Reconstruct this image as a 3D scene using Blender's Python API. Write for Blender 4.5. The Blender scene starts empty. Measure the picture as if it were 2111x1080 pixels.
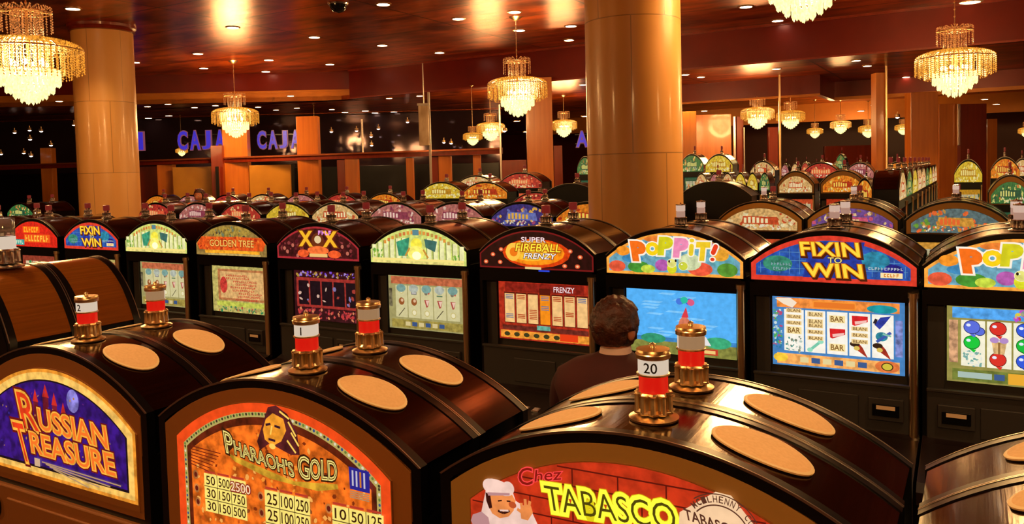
import bpy, bmesh, math, random
from mathutils import Vector, Matrix
from mathutils.geometry import tessellate_polygon

C = bpy.context.scene.collection
U = 0.42          # the scene was measured in units of 0.42 m
E = 2.0           # height of the photographer's eye
F, CX, CY, WPX = 1668.0, 1055.5, 428.0, 2111.0

# ------------------------------------------------------------------ camera
def cam_axes(yaw=30, pitch=-2.7, roll=1.45):
    y, p, r = [math.radians(v) for v in (yaw, pitch, roll)]
    f = Vector((-math.sin(y)*math.cos(p), math.cos(y)*math.cos(p), math.sin(p)))
    rt = Vector((math.cos(y), math.sin(y), 0)); up = rt.cross(f)
    return rt*math.cos(r)-up*math.sin(r), up*math.cos(r)+rt*math.sin(r), f
RT, UP, FW = cam_axes()
EYE = Vector((0, 0, E))
cd = bpy.data.cameras.new('camera'); cam = bpy.data.objects.new('camera', cd); C.objects.link(cam)
M = Matrix((RT, UP, -FW)).transposed().to_4x4(); M.translation = EYE
cam.matrix_world = M
cd.sensor_width = 36; cd.sensor_fit = 'HORIZONTAL'; cd.lens = F/WPX*36; cd.shift_y = (CY-540)/WPX
cd.clip_end = 300
bpy.context.scene.camera = cam

def ray(x, y): return FW*F + RT*(x-CX) - UP*(y-CY)
def atd(x, y, d): return EYE + ray(x, y)*(d/F)              # point at depth d metres
def atY(x, y, Y): r = ray(x, y); return EYE + r*(Y/r.y)     # point on the plane Y (metres)
def atZ(x, y, z): r = ray(x, y); return EYE + r*((z-E)/r.z)
def faceu(x, y, Yh, Xh):                                   # face coordinates (units of U) of a point of a front panel
    p = atY(x, y, Yh*U) - EYE
    return (p.x/U-Xh, p.z/U)

# ------------------------------------------------------------------ materials
def lin(c):
    out = []
    for v in c:
        v = v/255.0
        out.append(v/12.92 if v <= 0.04045 else ((v+0.055)/1.055)**2.4)
    return (*out, 1)
MATS = {}
def pbr(name, col, rough=0.5, metal=0.0, coat=0.0, spec=0.5, trans=0.0, alpha=1.0):
    if name in MATS: return MATS[name]
    m = bpy.data.materials.new(name); m.use_nodes = True
    b = m.node_tree.nodes['Principled BSDF']
    b.inputs['Base Color'].default_value = lin(col) if max(col) > 1 else (*col, 1)
    b.inputs['Roughness'].default_value = rough; b.inputs['Metallic'].default_value = metal
    b.inputs['Coat Weight'].default_value = coat; b.inputs['Coat Roughness'].default_value = 0.08
    b.inputs['Specular IOR Level'].default_value = spec
    b.inputs['Transmission Weight'].default_value = trans
    MATS[name] = m
    return m
def glow(col, s=1.0, noise=0.0, name=None, rough=0.35):
    """a lit, printed plastic or a lit lamp piece"""
    key = name or 'lit_%d_%d_%d_%.2f_%.2f' % (*col, s, noise)
    if key in MATS: return MATS[key]
    m = bpy.data.materials.new(key); m.use_nodes = True
    nt = m.node_tree; b = nt.nodes['Principled BSDF']
    b.inputs['Base Color'].default_value = (0.01, 0.01, 0.01, 1)
    b.inputs['Roughness'].default_value = rough
    b.inputs['Emission Color'].default_value = lin(col)
    b.inputs['Emission Strength'].default_value = s
    if noise:
        tc = nt.nodes.new('ShaderNodeTexCoord'); n = nt.nodes.new('ShaderNodeTexNoise')
        n.inputs['Scale'].default_value = 38; n.inputs['Detail'].default_value = 4
        nt.links.new(tc.outputs['Object'], n.inputs['Vector'])
        mr = nt.nodes.new('ShaderNodeMapRange')
        mr.inputs['From Min'].default_value = 0.35; mr.inputs['From Max'].default_value = 0.65
        mr.inputs['To Min'].default_value = s*(1-noise); mr.inputs['To Max'].default_value = s*(1+noise)
        nt.links.new(n.outputs['Fac'], mr.inputs['Value'])
        nt.links.new(mr.outputs['Result'], b.inputs['Emission Strength'])
    m.cycles.emission_sampling = 'NONE'
    MATS[key] = m
    return m

def noisy(name, c1, c2, rough, metal=0.0, scale=(1, 1, 1), nscale=3.0, bump=0.0, coat=0.0, detail=6, lo=.3, hi=.7):
    m = pbr(name, c1, rough, metal, coat)
    nt = m.node_tree; b = nt.nodes['Principled BSDF']
    tc = nt.nodes.new('ShaderNodeTexCoord'); mp = nt.nodes.new('ShaderNodeMapping')
    mp.inputs['Scale'].default_value = scale
    n = nt.nodes.new('ShaderNodeTexNoise'); n.inputs['Scale'].default_value = nscale; n.inputs['Detail'].default_value = detail
    cr = nt.nodes.new('ShaderNodeValToRGB')
    cr.color_ramp.elements[0].position = lo; cr.color_ramp.elements[1].position = hi
    cr.color_ramp.elements[0].color = lin(c1); cr.color_ramp.elements[1].color = lin(c2)
    nt.links.new(tc.outputs['Object'], mp.inputs['Vector']); nt.links.new(mp.outputs['Vector'], n.inputs['Vector'])
    nt.links.new(n.outputs['Fac'], cr.inputs['Fac']); nt.links.new(cr.outputs['Color'], b.inputs['Base Color'])
    if bump:
        bp = nt.nodes.new('ShaderNodeBump'); bp.inputs['Strength'].default_value = bump; bp.inputs['Distance'].default_value = 0.02
        nt.links.new(n.outputs['Fac'], bp.inputs['Height']); nt.links.new(bp.outputs['Normal'], b.inputs['Normal'])
    return m, cr

BLACK = pbr('black_lacquer', (5, 4, 5), 0.3, 0, 0.05, 0.35)
VAULT = noisy('dark_polished_metal', (34, 11, 6), (48, 17, 9), 0.15, 0.75, (40, 1.2, 40), 3.0, 0.04, 0.4)[0]
VAULT_TAN = noisy('dark_metal_tan_reflection', (150, 84, 26), (176, 100, 34), 0.24, 0.6, (40, 1.2, 40), 3.0, 0.04, 0.2)[0]  # same roof metal, the tan column's reflection put into its colour
TAUPE = pbr('taupe_plastic', (152, 108, 46), 0.55)
BROWNP = pbr('brown_plastic', (138, 80, 28), 0.5)
CREAM = noisy('cream_mesh_cloth', (226, 178, 122), (236, 190, 134), 0.7, 0, (1, 1, 1), 160)[0]
CHROME = pbr('chrome', (0.9, 0.82, 0.75), 0.22, 1.0)
BRASS = pbr('brass', (0.95, 0.68, 0.36), 0.3, 1.0)
STEEL = pbr('satin_steel_edge', (0.55, 0.48, 0.42), 0.3, 1.0)
GREY = pbr('charcoal_plastic', (52, 46, 42), 0.5)
DKBROWN = pbr('dark_brown_plastic', (30, 14, 8), 0.35, 0, 0.2)
RED_GL = glow((232, 22, 12), 0.8, name='red_lens')
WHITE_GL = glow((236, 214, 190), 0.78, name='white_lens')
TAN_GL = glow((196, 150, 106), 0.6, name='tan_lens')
CLEAR = pbr('clear_plastic', (0.9, 0.75, 0.7), 0.05, 0, 0, 0.5, 0.92)
DIGIT = pbr('dark_digit', (16, 12, 12), 0.5)

# ------------------------------------------------------------------ mesh helpers
def link(name, bm, mats, parent=None, smooth=False, loc=None):
    me = bpy.data.meshes.new(name)
    bm.normal_update(); bm.to_mesh(me); bm.free()
    for m in (mats if isinstance(mats, (list, tuple)) else [mats]): me.materials.append(m)
    if smooth:
        for p in me.polygons: p.use_smooth = True
        try: me.set_sharp_from_angle(angle=math.radians(40))
        except Exception: pass
    o = bpy.data.objects.new(name, me); C.objects.link(o)
    if parent: o.parent = parent
    if loc is not None: o.location = loc
    return o
def box(bm, x0, x1, y0, y1, z0, z1, mi=0, bev=0.0):
    vs = [bm.verts.new((x, y, z)) for x in (x0, x1) for y in (y0, y1) for z in (z0, z1)]
    fs = []
    for f in ((0, 1, 3, 2), (4, 6, 7, 5), (0, 4, 5, 1), (2, 3, 7, 6), (0, 2, 6, 4), (1, 5, 7, 3)):
        fc = bm.faces.new([vs[i] for i in f]); fc.material_index = mi; fs.append(fc)
    if bev:
        es = list({e for f in fs for e in f.edges})
        r = bmesh.ops.bevel(bm, geom=es, offset=bev, segments=2, affect='EDGES', profile=0.5)
        for f in r['faces']: f.material_index = mi
def prism(bm, pts, a, b, mi=0, axis='y'):
    """extrude a closed outline (x,z) along y, or (x,y) along z"""
    def P(p, t): return (p[0], t, p[1]) if axis == 'y' else (p[0], p[1], t)
    A = [bm.verts.new(P(p, a)) for p in pts]; B = [bm.verts.new(P(p, b)) for p in pts]
    n = len(pts)
    for i in range(n):
        f = bm.faces.new((A[i], A[(i+1) % n], B[(i+1) % n], B[i])); f.material_index = mi
    f = bm.faces.new(A); f.material_index = mi
    f = bm.faces.new(list(reversed(B))); f.material_index = mi
def lathe(bm, prof, n=24, c=(0, 0, 0), mi=0, flute=0, flute_amp=0.0):
    rings = []
    for r, z in prof:
        ring = []
        for i in range(n):
            a = 2*math.pi*i/n
            rr = r*(1+(flute_amp*math.cos(a*flute) if flute else 0))
            ring.append(bm.verts.new((c[0]+rr*math.cos(a), c[1]+rr*math.sin(a), c[2]+z)))
        rings.append(ring)
    for k in range(len(rings)-1):
        for i in range(n):
            f = bm.faces.new((rings[k][i], rings[k][(i+1) % n], rings[k+1][(i+1) % n], rings[k+1][i])); f.material_index = mi
    if prof[0][0] > 1e-5: bm.faces.new(list(reversed(rings[0]))).material_index = mi
    if prof[-1][0] > 1e-5: bm.faces.new(rings[-1]).material_index = mi
def tube(bm, pts, rs, n=8, mi=0):
    pts = [Vector(p) for p in pts]
    if not isinstance(rs, (list, tuple)): rs = [rs]*len(pts)
    rings = []
    for i, p in enumerate(pts):
        t = (pts[min(i+1, len(pts)-1)]-pts[max(i-1, 0)]).normalized()
        a = t.cross(Vector((0, 0, 1)) if abs(t.z) < .9 else Vector((1, 0, 0))).normalized(); b = t.cross(a)
        rings.append([bm.verts.new(p+(a*math.cos(2*math.pi*k/n)+b*math.sin(2*math.pi*k/n))*rs[i]) for k in range(n)])
    for k in range(len(rings)-1):
        for i in range(n):
            bm.faces.new((rings[k][i], rings[k][(i+1) % n], rings[k+1][(i+1) % n], rings[k+1][i])).material_index = mi
    bm.faces.new(list(reversed(rings[0]))).material_index = mi
    bm.faces.new(rings[-1]).material_index = mi
def arc(hw, zs, zt, n=28):
    """points from the right shoulder (hw,zs) over (0,zt) to the left shoulder"""
    r = zt-zs; R = (hw*hw+r*r)/(2*r); zc = zt-R; a0 = math.asin(min(1, hw/R))
    return [(R*math.sin(a0-2*a0*i/n), zc+R*math.cos(a0-2*a0*i/n)) for i in range(n+1)]
def arcshape(hw, zs, zt, zb, n=28):
    return [(-hw, zb), (hw, zb)] + arc(hw, zs, zt, n)
def arcband(bm, hw, zs, zt, th, y0, y1, mi=0, n=28, zb=None):
    """an arched shell of thickness th between y0 and y1, with legs down to zb"""
    o = arc(hw, zs, zt, n); i_ = arc(hw-th, zs-th*.35, zt-th, n)
    if zb is not None:
        o = [(hw, zb)]+o+[(-hw, zb)]; i_ = [(hw-th, zb)]+i_+[(-hw+th, zb)]
    A = [bm.verts.new((x, y0, z)) for x, z in o]; B = [bm.verts.new((x, y1, z)) for x, z in o]
    Ci = [bm.verts.new((x, y0, z)) for x, z in i_]; D = [bm.verts.new((x, y1, z)) for x, z in i_]
    for k in range(len(o)-1):
        for q in ((A[k], A[k+1], B[k+1], B[k]), (Ci[k+1], Ci[k], D[k], D[k+1]), (A[k+1], A[k], Ci[k], Ci[k+1]), (B[k], B[k+1], D[k+1], D[k])):
            bm.faces.new(q).material_index = mi
    for k in (0, -1):
        bm.faces.new((A[k], B[k], D[k], Ci[k])).material_index = mi

# ------------------------------------------------------------------ printed artwork (one mesh per panel, lettering layered on it)
TXT = {}
def text_tris(s, off=0.0):
    k = (s, off)
    if k in TXT: return TXT[k]
    cu = bpy.data.curves.new('t', 'FONT'); cu.body = s; cu.size = 1; cu.offset = off; cu.resolution_u = 3
    ob = bpy.data.objects.new('t', cu); C.objects.link(ob)
    bpy.context.view_layer.update()
    dg = bpy.context.evaluated_depsgraph_get()
    me = bpy.data.meshes.new_from_object(ob.evaluated_get(dg))
    vs = [(v.co.x, v.co.y) for v in me.vertices]; fs = [tuple(p.vertices) for p in me.polygons]
    bpy.data.objects.remove(ob); bpy.data.curves.remove(cu); bpy.data.meshes.remove(me)
    TXT[k] = (vs, fs)
    return TXT[k]
class Art:
    def __init__(s, front=-0.004, step=0.00008):
        s.bm = bmesh.new(); s.mats = []; s.front = front; s.step = step; s.k = 0
    def mi(s, m):
        if m not in s.mats: s.mats.append(m)
        return s.mats.index(m)
    def y(s, up=True):
        if up: s.k += 1
        return s.front-s.k*s.step
    def base(s, pts, mat, th=0.008):
        prism(s.bm, [(u*U, v*U) for u, v in pts], s.front, s.front+th, s.mi(mat))
    def poly(s, pts, mat, up=True):
        y = s.y(up); i = s.mi(mat)
        vs = [s.bm.verts.new((u*U, y, v*U)) for u, v in pts]
        if len(pts) <= 4:
            s.bm.faces.new(vs).material_index = i
        else:
            for t in tessellate_polygon([[Vector((u, v, 0)) for u, v in pts]]):
                try: s.bm.faces.new([vs[a] for a in t]).material_index = i
                except ValueError: pass
    def rect(s, u0, v0, u1, v1, mat, up=True): s.poly([(u0, v0), (u1, v0), (u1, v1), (u0, v1)], mat, up)
    def oval(s, u, v, ru, rv, mat, rot=0, n=18, up=True):
        c, d = math.cos(rot), math.sin(rot)
        s.poly([(u+ru*math.cos(a)*c-rv*math.sin(a)*d, v+ru*math.cos(a)*d+rv*math.sin(a)*c)
                for a in [2*math.pi*i/n for i in range(n)]], mat, up)
    def line(s, pts, w, mat, up=True):
        if up: s.k += 1
        for a, b in zip(pts, pts[1:]):
            d = Vector((b[0]-a[0], b[1]-a[1])); n = Vector((-d.y, d.x)).normalized()*w/2
            s.poly([(a[0]-n.x, a[1]-n.y), (b[0]-n.x, b[1]-n.y), (b[0]+n.x, b[1]+n.y), (a[0]+n.x, a[1]+n.y)], mat, False)
    def text(s, st, bl, br, tl, mat, off=0.0, up=True, arcf=None):
        vs0, _ = text_tris(st, 0.0); vs, fs = text_tris(st, off)
        x0 = min(v[0] for v in vs0); x1 = max(v[0] for v in vs0); y0 = min(v[1] for v in vs0); y1 = max(v[1] for v in vs0)
        y = s.y(up); i = s.mi(mat); out = []
        for a, b in vs:
            p = (a-x0)/(x1-x0); q = (b-y0)/(y1-y0)
            u = bl[0]+(br[0]-bl[0])*p+(tl[0]-bl[0])*q; v = bl[1]+(br[1]-bl[1])*p+(tl[1]-bl[1])*q
            if arcf: v += arcf*(1-(2*p-1)**2)
            out.append(s.bm.verts.new((u*U, y, v*U)))
        for f in fs:
            try:
                fc = s.bm.faces.new([out[k] for k in f]); fc.material_index = i
                fc.normal_update()
                if fc.normal.y > 0: fc.normal_flip()
            except ValueError: pass
    def word(s, st, u0, u1, v0, v1, mat, edge=None, off=0.05, skew=0, arcf=None, bold=0.012):
        a, b, c = (u0, v0), (u1, v0), (u0+skew, v1)
        if edge: s.text(st, a, b, c, edge, off+bold, True, arcf)
        s.text(st, a, b, c, mat, bold, True, arcf)
    def speck(s, n, u0, u1, v0, v1, cols, size, seed, inside=None):
        r = random.Random(seed); s.k += 1
        for _ in range(n):
            u, v = r.uniform(u0, u1), r.uniform(v0, v1)
            if inside and not inside(u, v): continue
            a, b = size*r.uniform(.4, 1.3), size*r.uniform(.4, 1.1)
            s.oval(u, v, a, b, r.choice(cols), r.uniform(0, 3), r.choice((4, 5, 6)), False)
    def scrib(s, u0, u1, v0, v1, mat, n, seed=1):
        """a run of unreadable little characters"""
        r = random.Random(seed); w = (u1-u0)/n; s.k += 1
        for i in range(n):
            u = u0+i*w; k = r.choice((0, 1, 2, 3))
            s.rect(u+w*.1, v0, u+w*.35, v1, mat, False)
            if k in (0, 1): s.rect(u+w*.35, v1-(v1-v0)*.28, u+w*.8, v1, mat, False)
            if k in (1, 2): s.rect(u+w*.35, v0, u+w*.8, v0+(v1-v0)*.28, mat, False)
            if k in (0, 3): s.rect(u+w*.35, v0+(v1-v0)*.38, u+w*.75, v0+(v1-v0)*.62, mat, False)
    def done(s, name, parent=None):
        return link(name, s.bm, s.mats, parent)
def inarc(hw, zs, zt, zb, m=0.03):
    r = zt-zs; R = (hw*hw+r*r)/(2*r); zc = zt-R
    return lambda u, v: abs(u) < hw-m and v > zb+m and (u*u+(v-zc)**2) < (R-m)**2

G = glow
# ------------------------------------------------------------------ the three near marquees, measured on their own panels
AF = dict(hw=.72, zs=-1.37, zt=-1.115, zb=-1.86)
def art_russian():
    Xc, Yh = -4.85, 2.79
    P = lambda x, y: faceu(x, y, Yh, Xh=Xc)
    a = Art(); a.base(arcshape(.80, -1.42, -1.13, -1.86), BROWNP)
    a.poly(arcshape(.79, -1.41, -1.135, -1.82), G((238, 148, 44), .95, .35))
    a.poly(arcshape(.765, -1.42, -1.155, -1.80), G((250, 196, 96), .95, .3))
    a.poly(arcshape(.715, -1.45, -1.20, -1.765), G((20, 8, 24), .8))
    a.poly(arcshape(.70, -1.45, -1.21, -1.75), G((52, 16, 122), .85, .55))
    for u, w, h in ((-.17, .05, .15), (-.06, .06, .19), (.03, .05, .15), (.12, .05, .10), (-.26, .05, .08)):
        a.rect(u-w/2, -1.50, u+w/2, -1.42+h-.08, G((120, 22, 46), .8, .4))
        a.poly([(u-w*.6, -1.42+h-.08), (u+w*.6, -1.42+h-.08), (u, -1.42+h)], G((196, 40, 34), .9, .3))
    a.oval(.22, -1.30, .06, .07, G((140, 130, 214), .9, .5))
    a.speck(60, -.6, .6, -1.7, -1.25, [G((150, 60, 160), .5), G((70, 60, 190), .6), G((230, 160, 90), .6)], .008, 3, inarc(.68, -1.46, -1.22, -1.74))
    red, yl, org = G((232, 60, 24), .95, .2), G((250, 176, 60), .95, .2), G((255, 120, 40), .95)
    for st, bl, br, tl, fill in (('R', (54, 880), (86, 888), (38, 806), red), ('USSIAN', (88, 883), (228, 924), (82, 840), org),
                           ('T', (50, 946), (72, 952), (30, 868), red), ('REASURE', (72, 930), (244, 980), (66, 888), org)):
        b_, r_, t_ = P(*bl), P(*br), P(*tl)
        a.text(st, b_, r_, t_, G((120, 16, 20), .8), .10); a.text(st, b_, r_, t_, yl, .055); a.text(st, b_, r_, t_, fill, 0.005)
    for k in range(4):
        x0 = 92+8*k; a.line([P(x0, 950+5*k), P(255-22*k, 1000+1*k)], .008, G((200, 160, 120), .8))
    a.rect(P(77, 945)[0], P(80, 958)[1], P(88, 945)[0], P(80, 942)[1], G((230, 190, 150), .8))
    return a
def art_pharaoh():
    Xc, Yh = -2.985, 2.79
    P = lambda x, y: faceu(x, y, Yh, Xh=Xc)
    a = Art(); a.base(arcshape(.725, -1.37, -1.112, -1.90), BROWNP)
    a.poly(arcshape(.72, -1.372, -1.115, -1.90), G((238, 74, 22), 1.0, .15))
    a.poly(arcshape(.665, -1.40, -1.16, -1.9), G((196, 176, 96), .85))
    cols = [G((70, 60, 40), .7), G((230, 220, 190), .9), G((110, 140, 60), .8), G((60, 90, 150), .7)]
    a.k += 1
    for i, (u, v) in enumerate(arc(.655, -1.405, -1.17, 62)):
        a.oval(u, v, .008, .008, cols[i % 4 if i < 30 else (0 if i % 2 else 2)], 0, 6, False)
    for sx in (-1, 1):
        for k in range(20): a.oval(sx*.655, -1.42-.024*k, .007, .008, cols[k % 4], 0, 6, False)
    a.poly(arcshape(.64, -1.415, -1.185, -1.9), G((96, 30, 10), .9, .5))
    a.poly(arcshape(.61, -1.43, -1.225, -1.9), G((232, 106, 26), .95, .55))
    ins = inarc(.6, -1.44, -1.235, -1.89, .02)
    a.speck(260, -.6, .6, -1.88, -1.24, [G((250, 150, 50), .95), G((206, 84, 20), .9), G((140, 50, 14), .8), G((255, 176, 84), .9)], .014, 5, ins)
    # carved golden mask with a striped headdress
    m1, m2, m3, m4 = G((92, 30, 34), .8, .5), G((240, 150, 40), .95, .4), G((60, 22, 40), .8), G((255, 206, 90), 1)
    a.poly([P(*q) for q in ((556, 838), (572, 834), (596, 852), (616, 888), (622, 936), (604, 936), (560, 912), (540, 926), (534, 908), (546, 870))], m1)
    a.poly([P(*q) for q in ((552, 862), (566, 850), (588, 862), (594, 886), (584, 908), (566, 918), (550, 904), (546, 884))], m2)
    for q in ((598, 868, 614, 898), (604, 890, 620, 918), (596, 906, 614, 932), (580, 846, 600, 862)): a.line([P(q[0], q[1]), P(q[2], q[3])], .010, m4)
    for q in ((552, 874, 562, 872), (570, 876, 582, 880), (558, 903, 572, 907)): a.line([P(q[0], q[1]), P(q[2], q[3])], .012, m3)
    a.line([P(565, 876), P(562, 894)], .009, m4); a.oval(*P(566, 918), .022, .014, m4)
    # gold wing under the title
    a.poly([P(*q) for q in ((470, 930), (520, 952), (612, 990), (700, 996), (702, 1006), (660, 1010), (560, 984), (490, 950))], G((214, 160, 44), .9, .45))
    dk, gd = G((60, 26, 8), .8), G((248, 228, 130), 1.0)
    a.poly([P(*q) for q in ((462, 876), (484, 898), (486, 920), (476, 930), (466, 916))], dk)
    for st, bl, br, tl in (('P', (472, 930), (488, 937), (465, 886)), ("HARAOH'S", (490, 934), (612, 982), (486, 905)), ('G', (622, 981), (644, 987), (619, 936)), ('OLD', (646, 984), (700, 989), (644, 944))):
        b_, r_, t_ = P(*bl), P(*br), P(*tl)
        a.text(st, b_, r_, t_, dk, .085); a.text(st, b_, r_, t_, gd, .02)
        a.text(st, b_, r_, t_, G((120, 80, 20), .8), -.025)
    # pay tables
    cell, ink = G((250, 226, 116), 1.0, .08), G((60, 26, 6), .8)
    def table(tl, tr, bl, rows, widths):
        tl, tr, bl = [Vector(P(*q)) for q in (tl, tr, bl)]
        ex, ey = tr-tl, bl-tl; n = len(rows)
        a.poly([tuple(tl), tuple(bl), tuple(bl+ex), tuple(tr)], cell)
        a.k += 1; xs = [0]
        for w in widths: xs.append(xs[-1]+w)
        xs = [x/xs[-1] for x in xs]
        for i in range(1, len(widths)): a.line([tuple(tl+ex*xs[i]), tuple(bl+ex*xs[i])], .004, ink, False)
        for i in range(1, n): a.line([tuple(tl+ey*(i/n)), tuple(tr+ey*(i/n))], .004, ink, False)
        for i in range(len(widths)):
            p = tl+ex*(xs[i]+.02)-ey*.045; q = tl+ex*(xs[i+1]-.04)-ey*.045
            a.line([tuple(p), tuple(q)], .011, G((196, 60, 40), .9), False)
        for r, row in enumerate(rows):
            for c, tx in enumerate(row):
                w = xs[c+1]-xs[c]; m = .5-.17*len(tx)
                b_ = tl+ex*(xs[c]+w*max(.1, m))+ey*((r+.85)/n); r_ = tl+ex*(xs[c]+w*(1-max(.1, m)))+ey*((r+.85)/n)
                t_ = b_-ey*(.68/n)
                a.text(tx, tuple(b_), tuple(r_), tuple(t_), ink, 0.01, False)
    table((426, 972), (512, 990), (430, 1050), [('50', '500', '2500'), ('30', '150', '750'), ('30', '150', '500')], (1, 1.05, 1.1))
    big = [Vector(P(*q)) for q in ((482, 1008), (522, 1017), (481, 990))]
    a.text('2500', tuple(big[0]), tuple(big[1]), tuple(big[2]), G((150, 30, 20), .9), .09); a.text('2500', tuple(big[0]), tuple(big[1]), tuple(big[2]), G((252, 214, 170), 1), .01)
    table((551, 1006), (644, 1026), (555, 1106), [('25', '100', '250'), ('25', '100', '250'), ('10', '50', '125')], (1, 1, 1))
    table((690, 1037), (796, 1060), (693, 1130), [('10', '50', '125'), ('5', '50', '75'), ('5', '25', '75')], (1, 1, 1))
    for x, y in ((402, 975), (404, 1003), (407, 1031), (536, 1020), (538, 1054), (676, 1045)):
        a.oval(*P(x+8, y), .020, .024, G((196, 120, 60), .9, .4)); a.oval(*P(x+8, y), .012, .014, G((110, 30, 20), .8))
    # blue badge
    b0 = [P(*q) for q in ((725, 958), (767, 969), (769, 1014), (728, 1004))]
    a.poly(b0, G((36, 34, 140), .95))
    for k, x in enumerate((733, 741, 749, 757)):
        a.line([P(x, 966+2*k), P(x+1, 998+2*k)], .010, G((206, 200, 214) if k != 2 else (220, 130, 40), .9))
    for k in range(4): a.line([P(728, 1008+4*k), P(768, 1018+4*k)], .005, G((190, 150, 110), .8))
    for k in range(7): a.line([P(402, 916+6*k), P(462-4*k, 932+6*k)], .005, G((120, 30, 16), .8))
    return a
def art_tabasco():
    Xc, Yh = -1.12, 2.79
    P = lambda x, y: faceu(x, y, Yh, Xh=Xc)
    a = Art(); a.base(arcshape(.725, -1.37, -1.112, -1.90), BROWNP)
    a.poly(arcshape(.72, -1.372, -1.115, -1.90), G((198, 50, 20), .9, .3))
    ins = inarc(.72, -1.372, -1.115, -1.90, .006)
    bl = G((104, 16, 8), .8)
    a.k += 1
    for r in range(11):
        z = -1.165-.07*r
        us = [u for u in [-.72+.01*i for i in range(145)] if ins(u, z)]
        if us: a.line([(us[0], z), (us[-1], z)], .006, bl, False)
        for c in range(8):
            u = -.72+.19*c+(.095 if r % 2 else 0)
            if ins(u, z+.065) and ins(u, z): a.line([(u, z), (u, z+.07)], .006, bl, False)
    # cook with a white cap, thumb and finger raised
    wh, wh2, sk, sk2, dk = G((246, 206, 190), .95, .12), G((206, 150, 150), .8), G((238, 140, 74), .95, .15), G((200, 84, 40), .9), G((60, 14, 10), .8)
    a.poly([P(*q) for q in ((1005, 1006), (1060, 1012), (1066, 1030), (1098, 1050), (1112, 1080), (1116, 1110), (975, 1110), (978, 1082), (992, 1070))], wh)
    a.poly([P(*q) for q in ((978, 1058), (996, 1052), (1010, 1064), (1014, 1086), (980, 1084), (974, 1070))], wh2)
    a.poly([P(*q) for q in ((1008, 1018), (1026, 1012), (1058, 1016), (1066, 1030), (1062, 1050), (1052, 1062), (1034, 1066), (1018, 1056), (1010, 1040))], sk)
    a.poly([P(*q) for q in ((1004, 1012), (1014, 1018), (1018, 1044), (1012, 1046), (1006, 1030))], dk)
    a.oval(*P(1031, 1002), .070, .030, wh, -.15); a.oval(*P(1013, 999), .034, .030, wh); a.oval(*P(1051, 1004), .028, .028, wh)
    a.poly([P(*q) for q in ((1008, 1012), (1054, 1014), (1054, 1019), (1010, 1019))], wh2)
    a.line([P(1030, 1030), P(1038, 1029)], .006, dk); a.line([P(1048, 1030), P(1056, 1031)], .006, dk)
    a.oval(*P(1060, 1038), .018, .014, sk2); a.line([P(1030, 1050), P(1042, 1055), P(1054, 1050)], .010, dk)
    a.line([P(1034, 1049), P(1052, 1050)], .007, wh)
    a.poly([P(*q) for q in ((1076, 1046), (1086, 1036), (1098, 1040), (1102, 1054), (1092, 1070), (1078, 1066))], sk)
    for q in ((1080, 1048, 1078, 1034), (1087, 1040, 1086, 1026), (1094, 1042, 1096, 1030), (1078, 1052, 1070, 1046)):
        a.line([P(q[0], q[1]), P(q[2], q[3])], .013, sk)
    # red neon script and yellow neon name
    rn = G((255, 70, 60), 1.0)
    for st, b_, r_, t_ in (('C', (1074, 998), (1102, 996), (1072, 963)), ('hez', (1106, 990), (1160, 986), (1108, 966))):
        b_, r_, t_ = P(*b_), P(*r_), P(*t_)
        a.text(st, b_, r_, t_, G((255, 70, 70), 1.0), .05); a.text(st, b_, r_, t_, G((150, 20, 14), .8), .004)
    b_, r_, t_ = P(1132, 1048), P(1400, 1092), P(1124, 996)
    a.text('TABASCO', b_, r_, t_, G((226, 206, 20), 1), .13); a.text('TABASCO', b_, r_, t_, G((250, 248, 60), 1.1), .11)
    a.text('TABASCO', b_, r_, t_, G((86, 74, 10), .8), -.006)
    # white diamond card
    card = [P(*q) for q in ((1404, 1052), (1478, 1010), (1510, 1018), (1560, 1082), (1560, 1110), (1400, 1120))]
    a.poly(card, G((250, 206, 160), .95, .08))
    ink = G((96, 52, 36), .8)
    cc = P(1486, 1100)
    a.k += 1
    for s_, ch in enumerate('McILHENNY CO'):
        if ch == ' ': continue
        an = math.radians(134-s_*9.4); R_ = .118
        b0 = Vector((cc[0]+R_*math.cos(an+.062), cc[1]+R_*math.sin(an+.062))); b1 = Vector((cc[0]+R_*math.cos(an-.062), cc[1]+R_*math.sin(an-.062)))
        n_ = Vector((math.cos(an), math.sin(an)))*.024
        a.text(ch, tuple(b0), tuple(b1), tuple(b0+n_), ink, .01, False)
    ring = [(cc[0]+.108*math.cos(t), cc[1]+.108*math.sin(t)) for t in [math.radians(24+5*i) for i in range(24)]]
    a.line(ring, .005, ink)
    ring = [(cc[0]+.148*math.cos(t), cc[1]+.148*math.sin(t)) for t in [math.radians(28+5*i) for i in range(21)]]
    a.line(ring, .004, ink)
    a.text('TABASCO', P(1416, 1066), P(1530, 1106), P(1412, 1044), ink, .02)
    return a

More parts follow.
